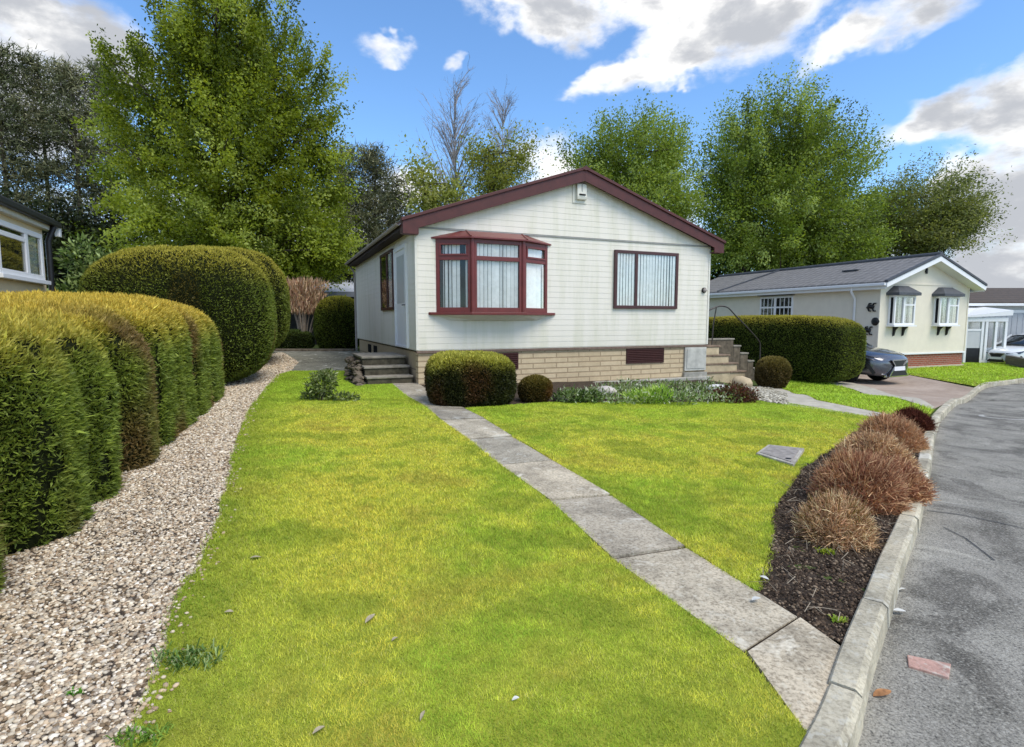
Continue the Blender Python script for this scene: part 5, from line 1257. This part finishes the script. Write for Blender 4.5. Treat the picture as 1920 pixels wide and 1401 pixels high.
# ------------------------------------------------------------------ trees
def limb(mb, p, q, r0, r1, n=5, bend=.12, sides=6):
    p = Vector(p); q = Vector(q); L = (q-p).length; pts = []; off = Vector((random.uniform(-1,1),random.uniform(-1,1),random.uniform(.0,.9)))*bend*L
    for i in range(n+1):
        t = i/n; pts.append(p.lerp(q,t)+off*math.sin(math.pi*t))
    mb.tube(pts, [r0+(r1-r0)*i/n for i in range(n+1)], sides, False); return pts
def tree(name, label, base, blobs, n_cl, per, leaf, pal, trunk_h, trunk_r, group=None, sl=.55, st=.26, bark=None, branches=70, top=None, wind=0, shell=.35, z0=None, mat=None, lean=0):
    """blobs: world (centre, (rx, ry, rz)); leaves hang in sprays pointing out from the crown's middle"""
    zb = float(gz(*base)) if z0 is None else z0
    root = thing(name, label, 'tree', (base[0],base[1],zb), 0, group)
    o0 = np.array([base[0],base[1],zb])
    C = np.array([b[0] for b in blobs])-o0; S = np.array([b[1] for b in blobs])
    vol = (S[:,0]*S[:,1]*S[:,2])**.75; bi = rng.choice(len(blobs), n_cl, p=vol/vol.sum())
    u = rng.normal(0,1,(n_cl,3)); u /= np.linalg.norm(u,axis=1)[:,None]
    rr_ = shell+(1-shell)*rng.random(n_cl)**.6; rr_ = rr_*(1+.08*np.clip(rng.normal(0,1,n_cl),-1.5,1.5))
    cl = C[bi]+u*S[bi]*rr_[:,None]
    mid = np.average(C,axis=0,weights=vol); mid[2] -= S[:,2].max()*.3
    od = cl-mid; od /= np.linalg.norm(od,axis=1)[:,None]; od = od*.75+np.array([wind,0,.35])+rng.normal(0,.25,(n_cl,3)); od /= np.linalg.norm(od,axis=1)[:,None]
    n = n_cl*per
    ci = np.repeat(np.arange(n_cl), per); size = (.6+.8*rng.random(n_cl))[ci]
    a = np.clip(rng.normal(0,1,n),-1.7,1.7)*sl*size; tv = np.clip(rng.normal(0,1,(n,3)),-1.7,1.7)*st*size[:,None]
    P = cl[ci]+od[ci]*a[:,None]+tv
    d = od[ci]*.5+rng.normal(0,.6,(n,3))+np.array([wind*.5,0,-.15]); d /= np.linalg.norm(d,axis=1)[:,None]
    s = np.cross(d, rng.normal(0,1,(n,3))); s /= np.linalg.norm(s,axis=1)[:,None]+1e-9
    l = (leaf[0]*(.6+.7*rng.random(n)))[:,None]; w = (leaf[1]*(.6+.7*rng.random(n)))[:,None]
    V = np.stack([P-d*l*.5, P+s*w*.5, P+d*l*.5, P-s*w*.5],1).reshape(-1,3); F = np.arange(4*n).reshape(-1,4)
    pl_ = np.array(pal); t = np.clip(.5+.28*rng.normal(0,1,n_cl)+.5*(vnoise(cl+o0,.45,3,2)-.5),0,.999)
    col = pl_[(t*len(pl_)).astype(int)][ci]*(.82+.36*rng.random(n))[:,None]
    npmesh('crown', V, F, mat or M_treeleaf, root, cols=np.repeat(col,4,0))
    tk = MB(); ht = trunk_h; tp = Vector((lean,0,ht))
    topz = max(c[2]+s_[2]*.75 for c,s_ in zip(C,S)); tx = C[np.argmax(C[:,2])]
    limb(tk, (0,0,-.2), (lean,0,ht), trunk_r, trunk_r*.75, 5, .01, 9)
    lead = limb(tk, (lean,0,ht-.02), (tx[0],tx[1],topz*.97), trunk_r*.75, .03, 8, .03, 7)
    for k in range(branches):
        e = cl[rng.integers(0,n_cl)]; h = max(ht*.6, e[2]-np.hypot(e[0],e[1])*random.uniform(.5,1.0))
        i = min(len(lead)-2, max(0, int((h-ht)/(topz-ht+1e-6)*len(lead))))
        st_ = lead[i].lerp(lead[i+1], random.random()); L = (Vector(e)-st_).length
        limb(tk, st_, e, max(.02,min(trunk_r*.45,.016*L+.012)), .010, 5, .08, 5)
    tk.build('trunk', bark or M_bark, root); return root
def B(p, rx, rz, ry=None): return (p, (rx, ry or rx*.85, rz))
LIME = [lin(81,96,25),lin(115,129,35),lin(140,154,45),lin(160,173,61),lin(180,192,93)]
tree('maple_tree', 'large bright lime-green maple rising behind the tall clipped hedges', (-12.2,24.0), [
    B((-12.079,24.000,13.434),3.0,2.1),B((-13.879,24.000,10.805),2.9,2.2),B((-10.211,24.000,10.912),2.7,2.4),B((-14.995,23.500,9.037),1.7,1.7),B((-15.001,24.000,7.025),2.3,2.4),B((-11.455,23.500,7.550),3.6,2.6),
    B((-8.894,24.000,7.463),2.2,2.2),B((-8.892,23.500,5.394),2.5,2.1),B((-12.859,23.000,4.882),3.6,1.6),B((-9.616,23.000,4.239),3.0,1.2),B((-11.955,24.000,11.547),2.4,2.2),B((-7.754,24.000,4.362),1.3,1.0),B((-7.811,24.000,6.144),1.2,1.4),B((-8.272,24.000,9.200),1.1,1.3)],
    1050, 190, (.135,.08), LIME, 2.2, .3, sl=.44, st=.19, branches=200, shell=.3)
GR = [lin(81,97,34),lin(110,130,48),lin(133,154,61),lin(150,169,79),lin(168,186,107)]
gp = 'leafy trees behind the park home'
tree('broadleaf_tree', 'largest mid-green tree right of the park home roof ridge', (18.2,37), [
    B((17.248,37.000,13.092),4.34,2.93),B((15.274,37.000,10.747),3.57,2.93),B((20.271,37.000,11.420),3.06,2.81),B((16.497,36.400,8.259),5.10,2.93),B((20.659,36.400,7.586),3.57,2.81),B((15.605,35.700,5.806),4.21,1.53),B((20.354,35.700,5.806),3.32,1.28)],
    1250, 115, (.18,.095), GR, 2.4, .3, gp, sl=.6, st=.26, branches=110, wind=.22)
tree('broadleaf_tree', 'smaller airy green tree just behind the right roof slope of the park home', (7.6,35), [
    B((7.198,35.000,11.512),3.27,2.15),B((5.081,35.000,10.878),1.92,1.69),B((9.497,35.000,11.196),1.81,2.15),B((7.767,34.400,9.147),3.61,1.81),B((9.914,33.900,8.100),1.58,1.47)],
    480, 95, (.17,.09), GR[1:], 2.5, .2, gp, sl=.55, st=.26, branches=80, wind=.15, shell=.2)
tree('broadleaf_tree', 'wind-bent tree with ragged right edge behind the grey tiled bungalow', (29,39), [
    B((27.986,39.000,8.749),3.45,2.81),B((25.823,39.000,8.028),2.81,2.56),B((30.168,39.000,9.108),2.17,1.92),B((28.410,38.400,6.856),3.32,1.28),B((30.988,39.000,8.028),1.53,1.28)],
    560, 90, (.19,.08), [lin(84,96,42),lin(112,122,60),lin(134,142,78),lin(152,158,100)], 2.2, .2, gp, sl=.8, st=.26, branches=90, wind=.55, shell=.2)
tree('young_tree', 'thin young tree with olive leaves between the two bare birches', (-1.2,34), [
    B((-1.432,34.000,10.916),1.5,1.4),B((0.318,34.000,10.916),1.3,1.5),B((-0.958,34.000,9.524),2.0,1.0)], 150, 55, (.18,.09), [lin(124,134,52),lin(150,156,72),lin(168,170,98)], 3, .14, gp, sl=.5, st=.3, branches=60, shell=.1)
tree('young_tree', 'sparse yellow-green sapling low at the left roof edge of the park home', (-4.6,33), [
    B((-4.350,33.000,8.529),1.2,.9),B((-5.263,33.000,9.736),.8,1.1),B((-3.418,33.000,8.529),1.2,.7),B((-4.981,33.000,7.923),1.0,.8)], 110, 36, (.22,.11), [lin(138,148,60),lin(164,172,88),lin(184,188,120)], 2, .1, gp, sl=.5, st=.3, branches=45, shell=.1)

def bare_tree(label, base, h, r, spread):
    root = thing('bare_birch', label, 'tree', (base[0],base[1],float(gz(*base))), 0, 'bare birches behind the park home')
    tk = MB(); st_ = limb(tk,(0,0,-.2),(random.uniform(-.2,.2),0,h),r,.012,12,.012,6)
    tw = MB()
    for k in range(90):
        t = random.uniform(.3,.97); i = int(t*12); p = st_[min(i,11)].lerp(st_[min(i+1,12)],t*12-i); a = random.uniform(0,6.28)
        L = spread*(1.25-t)*random.uniform(.6,1.25)+.25
        e = p+Vector((math.cos(a)*L*.5,math.sin(a)*L*.5,L*random.uniform(.65,1.1)))
        br = limb(tw,p,e,.010+.016*L,.006,4,.06,3)
        for q in range(7):
            s_ = br[random.randint(1,4)]; a2 = a+random.uniform(-1.3,1.3); l2 = L*random.uniform(.25,.6)
            b2 = limb(tw,s_,s_+Vector((math.cos(a2)*l2*.55,math.sin(a2)*l2*.55,l2*random.uniform(.3,.9))),.010,.005,3,.08,3)
            for w in range(4):
                s3 = b2[random.randint(1,3)]; a3 = a2+random.uniform(-1,1); l3 = random.uniform(.2,.55)
                limb(tw,s3,s3+Vector((math.cos(a3)*l3*.5,math.sin(a3)*l3*.5,l3*random.uniform(.0,.8))),.007,.004,2,.1,3)
    tk.build('trunk', M_birch, root); tw.build('twigs', M_birch, root)
b1 = (-3.559,35.000,8.961); b2 = (-0.535,38.000,10.999)
bare_tree('taller bare grey birch left of the olive young tree', (b1[0],b1[1]), (-3.955,35.000,14.806)[2]+.2, .12, 4.2)
bare_tree('slimmer bare grey birch whose twigs top out above the olive young tree', (b2[0],b2[1]), (-0.282,38.000,15.516)[2]+.2, .1, 3.4)

def pine(label, base, h, rad, zlow, n_cl, pal, dens=44, group='dark pines along the left skyline', z0=None):
    zb = float(gz(*base)) if z0 is None else z0
    root = thing('pine_tree', label, 'tree', (base[0],base[1],zb), 0, group)
    tk = MB(); limb(tk,(0,0,-.2),(random.uniform(-.3,.3),0,h),.2,.03,8,.01,7)
    cl = []
    for k in range(n_cl):
        t = random.random()**.85; z = zlow+(h-zlow)*t; rm = rad*(1-t**2.2)*.95+.25
        a = random.uniform(0,6.28); r_ = rm*math.sqrt(random.uniform(.08,1)); cl.append((math.cos(a)*r_,math.sin(a)*r_,z))
        if k % 3 == 0: limb(tk,(0,0,max(.5,z-r_*.35)),(cl[-1][0],cl[-1][1],z-.08),.05,.012,4,.04,4)
    cl = np.array(cl); n = n_cl*dens; ci = np.repeat(np.arange(n_cl),dens)
    u = cl/np.maximum(.2,np.hypot(cl[:,0],cl[:,1]))[:,None]; u[:,2] = .25
    P = cl[ci]+rng.normal(0,1,(n,3))*np.array([.33,.33,.17])+u[ci]*(rng.normal(0,.3,n))[:,None]
    d = u[ci]*.5+rng.normal(0,.7,(n,3))+np.array([0,0,.25]); d/=np.linalg.norm(d,axis=1)[:,None]
    s = np.cross(d,rng.normal(0,1,(n,3))); s/=np.linalg.norm(s,axis=1)[:,None]+1e-9
    l = (.38*(.6+.7*rng.random(n)))[:,None]; w = (.028*(.7+.6*rng.random(n)))[:,None]
    V = np.stack([P-s*w,P+s*w,P+d*l],1).reshape(-1,3); F = np.arange(3*n).reshape(-1,3)
    pl_ = np.array(pal); t = np.clip(.5+.3*rng.normal(0,1,n_cl),0,.999); col = pl_[(t*len(pl_)).astype(int)][ci]*(.6+.7*rng.random(n))[:,None]
    npmesh('crown', V, F, M_needle, root, cols=np.repeat(col,3,0)); tk.build('trunk', M_bark, root); return root
PN = [lin(66,72,48),lin(90,96,66),lin(114,116,84),lin(136,134,102)]
def topz(u, v, d): return (-0.875,1.000,1.945)[2]
pine('leftmost dark pine at the edge of the photo behind the tan bungalow roof', ((-27.614,31.000,10.076)[0],31), (-27.121,31.000,15.649)[2], 2.5, 2.2, 300, PN)
pine('second dark pine from the left, above the dark roof edge', ((-27.327,33.000,10.636)[0],33), (-27.039,33.000,15.991)[2], 2.4, 2.2, 280, PN)
pine('third dark pine from the left, its trunk showing beside the maple', ((-24.553,32.000,10.356)[0],32), (-24.253,32.000,15.071)[2], 2.4, 2.0, 280, PN)
pine('dark pine partly hidden by the left edge of the maple', ((-23.924,34.000,10.916)[0],34), (-23.658,34.000,16.075)[2], 2.5, 2.0, 280, PN)
pine('grey-green pine between the maple and the park home roof', ((-8.347,34.000,7.807)[0],34), (-8.361,34.000,11.162)[2], 2.3, 1.5, 260, PN[1:]+[lin(98,106,84)])
pine('shorter grey-green pine touching the left roof slope of the park home', ((-7.308,36.000,8.184)[0],36), (-7.367,36.000,10.330)[2], 1.6, 1.5, 150, PN[1:]+[lin(98,106,84)])
pine('dark pine hidden behind the right side of the maple', ((-9.721,33.000,7.618)[0],33), (-9.713,33.000,11.084)[2], 2.2, 1.2, 220, PN)
DK = [lin(28,36,20),lin(44,54,28),lin(60,70,38)]
for (lab, u, d, vt, r_) in (('low dark evergreen in the shade behind the light green shrub',120,27,395,2.4),('low dark evergreen beneath the left side of the maple',225,28,400,2.6),('low dark evergreen behind the maple trunk',400,29,430,2.8),('low dark evergreen between maple and park home eaves',640,29,455,2.6),('low dark evergreen behind the tan bungalow roof',20,27,350,2.6),('low dark evergreen to the right of the maple trunk',540,30,440,2.6)):
    x = (u-960)/1035*d; zt = 1.4+(600-vt)/1035*d
    tree('evergreen', lab, (x,d), [((x,d,zt*.62),(r_,1.6,zt*.40)),((x+.6,d,zt*.3),(r_,1.6,zt*.3))], 260, 46, (.24,.12), DK, .8, .14, 'dark evergreens under the tall trees', sl=.35, st=.3, branches=20, shell=.15)
for (lab, u, d, vt, r_) in (('dark bushy tree filling the gap behind the grey tiled roof, left part',1340,41,445,3.2),('dark bushy tree filling the gap behind the grey tiled roof, middle part',1480,41,450,3.4),('dark bushy tree filling the gap behind the grey tiled roof, right part',1600,41,455,3.2)):
    x = (u-960)/1035*d; zt = 1.4+(600-vt)/1035*d
    tree('evergreen', lab, (x,d), [((x,d,zt*.55),(r_,1.6,zt*.45))], 220, 44, (.25,.13), [lin(28,38,14),lin(46,60,22),lin(64,80,30)], .8, .14, 'dark bushy trees behind the right bungalow', sl=.35, st=.3, branches=20, shell=.15)

# ------------------------------------------------------------------ sky: physical sky with clouds placed by compass direction and height
W = bpy.data.worlds.new('World'); sc.world = W; W.use_nodes = True
nt = W.node_tree; bg = nt.nodes['Background']; out = nt.nodes['World Output']
SUN_EL, SUN_AZ = R(55), R(132)      # azimuth clockwise from +Y
sky = N(nt, 'ShaderNodeTexSky', sky_type='NISHITA'); sky.sun_disc = False
sky.sun_elevation = SUN_EL; sky.sun_rotation = SUN_AZ; sky.air_density = 1.0; sky.dust_density = .4; sky.ozone_density = 2.5
tc = N(nt, 'ShaderNodeTexCoord'); sep = N(nt, 'ShaderNodeSeparateXYZ'); nt.links.new(tc.outputs['Generated'], sep.inputs[0])
def mth(op, a, b=None, clamp=False):
    m = N(nt, 'ShaderNodeMath', operation=op); m.use_clamp = clamp
    for i, v in enumerate((a, b)):
        if v is None: continue
        if isinstance(v, bpy.types.NodeSocket): nt.links.new(v, m.inputs[i])
        else: m.inputs[i].default_value = v
    return m.outputs[0]
az = mth('ARCTAN2', sep.outputs[0], sep.outputs[1]); el = mth('ARCSINE', sep.outputs[2])
cmb = N(nt, 'ShaderNodeCombineXYZ'); nt.links.new(az, cmb.inputs[0]); nt.links.new(el, cmb.inputs[1])
def fbm(scale, detail, rough, ysc=1.6, seed=0):
    mp = N(nt, 'ShaderNodeMapping'); mp.inputs['Scale'].default_value = (1, ysc, 1); mp.inputs['Location'].default_value = (seed, seed*.7, seed*1.3)
    nt.links.new(cmb.outputs[0], mp.inputs[0]); n = N(nt, 'ShaderNodeTexNoise'); n.inputs['Scale'].default_value = scale
    n.inputs['Detail'].default_value = detail; n.inputs['Roughness'].default_value = rough; n.inputs['Distortion'].default_value = .25
    nt.links.new(mp.outputs[0], n.inputs[0]); return n
warp = fbm(7, 4, .6, 1.3, 3)
vm = N(nt, 'ShaderNodeVectorMath', operation='SUBTRACT'); nt.links.new(warp.outputs['Color'], vm.inputs[0]); vm.inputs[1].default_value = (.5,.5,.5)
vs_ = N(nt, 'ShaderNodeVectorMath', operation='SCALE'); nt.links.new(vm.outputs[0], vs_.inputs[0]); vs_.inputs['Scale'].default_value = .10
va = N(nt, 'ShaderNodeVectorMath', operation='ADD'); nt.links.new(cmb.outputs[0], va.inputs[0]); nt.links.new(vs_.outputs[0], va.inputs[1])
BL = [ # azimuth, elevation, half-widths (rad), tilt, weight
 ((0.2750,0.4892,0.2319,0.0589), -.05, 1.15), ((0.3755,0.4231,0.1132,0.0397), .1, 1.0, .22), ((0.2307,0.4014,0.1264,0.0300), .28, 1.0), ((0.1468,0.3812,0.0715,0.0164), .2, .75), ((0.0456,0.4849,0.1083,0.0362), -.45, .9),((-0.0500,0.5015,0.0546,0.0322), -.6, .7),
 ((0.5877,0.4136,0.1214,0.0371), .25, .85, .22), ((0.5038,0.3847,0.0546,0.0223), .3, .75),
 ((0.6896,0.2842,0.0868,0.0441), .38, 1.05, .22), ((0.6163,0.2558,0.0537,0.0220), .3, .8), ((0.7484,0.2554,0.0655,0.0429), .3, 1.0),
 ((0.7236,0.1739,0.0830,0.0530), .12, 1.2, .55), ((0.6616,0.1967,0.0341,0.0236), .2, .8), ((0.7599,0.0892,0.0991,0.0733), 0, 1.2, .55), ((0.6913,0.0877,0.0487,0.0428), 0, .7, .55),
 ((-0.2101,0.4196,0.0497,0.0184), .1, .85), ((-0.1000,0.4115,0.0183,0.0080), 0, .7),
 ((-0.6890,0.3693,0.1192,0.0688), -.2, 1.25, .55), ((-0.6398,0.3551,0.0947,0.0429), -.4, 1.0), ((-0.7826,0.3027,0.1359,0.0892), 0, 1.2, .55), ((-0.6968,0.2572,0.1069,0.0448), 0, .8, .55), ((-0.5979,0.3033,0.0323,0.0399), -.6, .55),
 ((0.0654,0.2723,0.0556,0.0477), 0, .95), ((-0.1767,0.2267,0.0737,0.0405), .1, .9), ((-0.2857,0.1442,0.1076,0.0687), 0, .9), ((0.1774,0.1922,0.1752,0.0767), 0, .9), ((-0.5233,0.1461,0.2381,0.0773), 0, .7), ((0.5720,0.1343,0.0940,0.0457), 0, .7)]
acc = None; gacc = None
for (a0, e0, ra, re), tilt, wgt, *gw in BL:
    mp = N(nt, 'ShaderNodeMapping', vector_type='TEXTURE'); mp.inputs['Location'].default_value = (a0, e0, 0); mp.inputs['Rotation'].default_value = (0, 0, tilt); mp.inputs['Scale'].default_value = (ra*1.25, re*1.25, 1)
    nt.links.new(va.outputs[0], mp.inputs[0]); ln = N(nt, 'ShaderNodeVectorMath', operation='LENGTH'); nt.links.new(mp.outputs[0], ln.inputs[0])
    d_ = mth('MULTIPLY', mth('SUBTRACT', 1., mth('MULTIPLY', ln.outputs['Value'], ln.outputs['Value'])), wgt); d_ = mth('MAXIMUM', d_, 0.)
    acc = d_ if acc is None else mth('ADD', acc, d_)
    if gw: q_ = mth('MULTIPLY', d_, gw[0]); gacc = q_ if gacc is None else mth('ADD', gacc, q_)
# elsewhere in the sky (behind the viewpoint): unseen broken cloud, added for the lighting
back = mth('MULTIPLY', mth('GREATER_THAN', mth('ABSOLUTE', az), 1.0), .42)
acc = mth('ADD', acc, back)
f1 = fbm(9, 9, .6, 1.9, 0); f2 = fbm(30, 5, .6, 1.5, 5)
nz = mth('ADD', mth('MULTIPLY', mth('SUBTRACT', f1.outputs['Fac'], .5), 2.3), mth('MULTIPLY', mth('SUBTRACT', f2.outputs['Fac'], .5), .8))
dens = mth('ADD', mth('MINIMUM', acc, 1.15), mth('MULTIPLY', nz, mth('MINIMUM', mth('MULTIPLY', acc, 3.2), 1.0)))
mr = N(nt, 'ShaderNodeMapRange', interpolation_type='SMOOTHSTEP'); mr.inputs[1].default_value = .02; mr.inputs[2].default_value = 1.15
nt.links.new(dens, mr.inputs[0]); mask = mr.outputs[0]
g1 = fbm(5, 6, .6, 2.2, 8)
thick = N(nt, 'ShaderNodeMapRange', interpolation_type='SMOOTHERSTEP'); thick.inputs[1].default_value = .22; thick.inputs[2].default_value = .95
nt.links.new(mth('ADD', mth('ADD', mth('MULTIPLY', mth('MINIMUM', dens, 1.3), .34), mth('MINIMUM', gacc, .30)), mth('ADD', mth('MULTIPLY', mth('SUBTRACT', g1.outputs['Fac'], .45), 1.9), mth('MULTIPLY', mth('SUBTRACT', f1.outputs['Fac'], .5), .7))), thick.inputs[0])
CLOUD = 4.15
ccol = mixrgb(nt, (CLOUD,CLOUD*.99,CLOUD*.97), (CLOUD*.46,CLOUD*.48,CLOUD*.52), thick.outputs[0])
# keep the clear part of the sky a deeper blue
skyc = mixrgb(nt, sky.outputs[0], (.56,.72,.84), 1., 'MULTIPLY')
fin = mixrgb(nt, skyc, ccol, mask)
nt.links.new(fin, bg.inputs[0]); bg.inputs[1].default_value = .138

sun = bpy.data.lights.new('sun', 'SUN'); sun.energy = 1.4; sun.angle = R(35); sun.color = (1, .92, .79)
so = link(bpy.data.objects.new('sun', sun))
d = Vector((math.sin(SUN_AZ)*math.cos(SUN_EL), math.cos(SUN_AZ)*math.cos(SUN_EL), math.sin(SUN_EL)))
so.rotation_euler = d.to_track_quat('Z', 'Y').to_euler(); so.location = (0,-10,30)

cam = bpy.data.cameras.new('camera'); co = link(bpy.data.objects.new('camera', cam))
cam.sensor_width = 36; cam.lens = 1035/1920*36; cam.clip_end = 2000; cam.clip_start = .05
co.location = (0, 0, 1.4); co.rotation_euler = (R(90)-math.atan(100/1035), 0, 0)
sc.camera = co
sc.render.engine = 'CYCLES'
sc.cycles.use_denoising = True
sc.cycles.max_bounces = 8; sc.cycles.transparent_max_bounces = 16
try: sc.cycles.denoiser = 'OPENIMAGEDENOISE'
except Exception: pass
sc.view_settings.view_transform = 'Standard'; sc.view_settings.look = 'None'; sc.view_settings.gamma = 1
sc.view_settings.exposure = 1.1
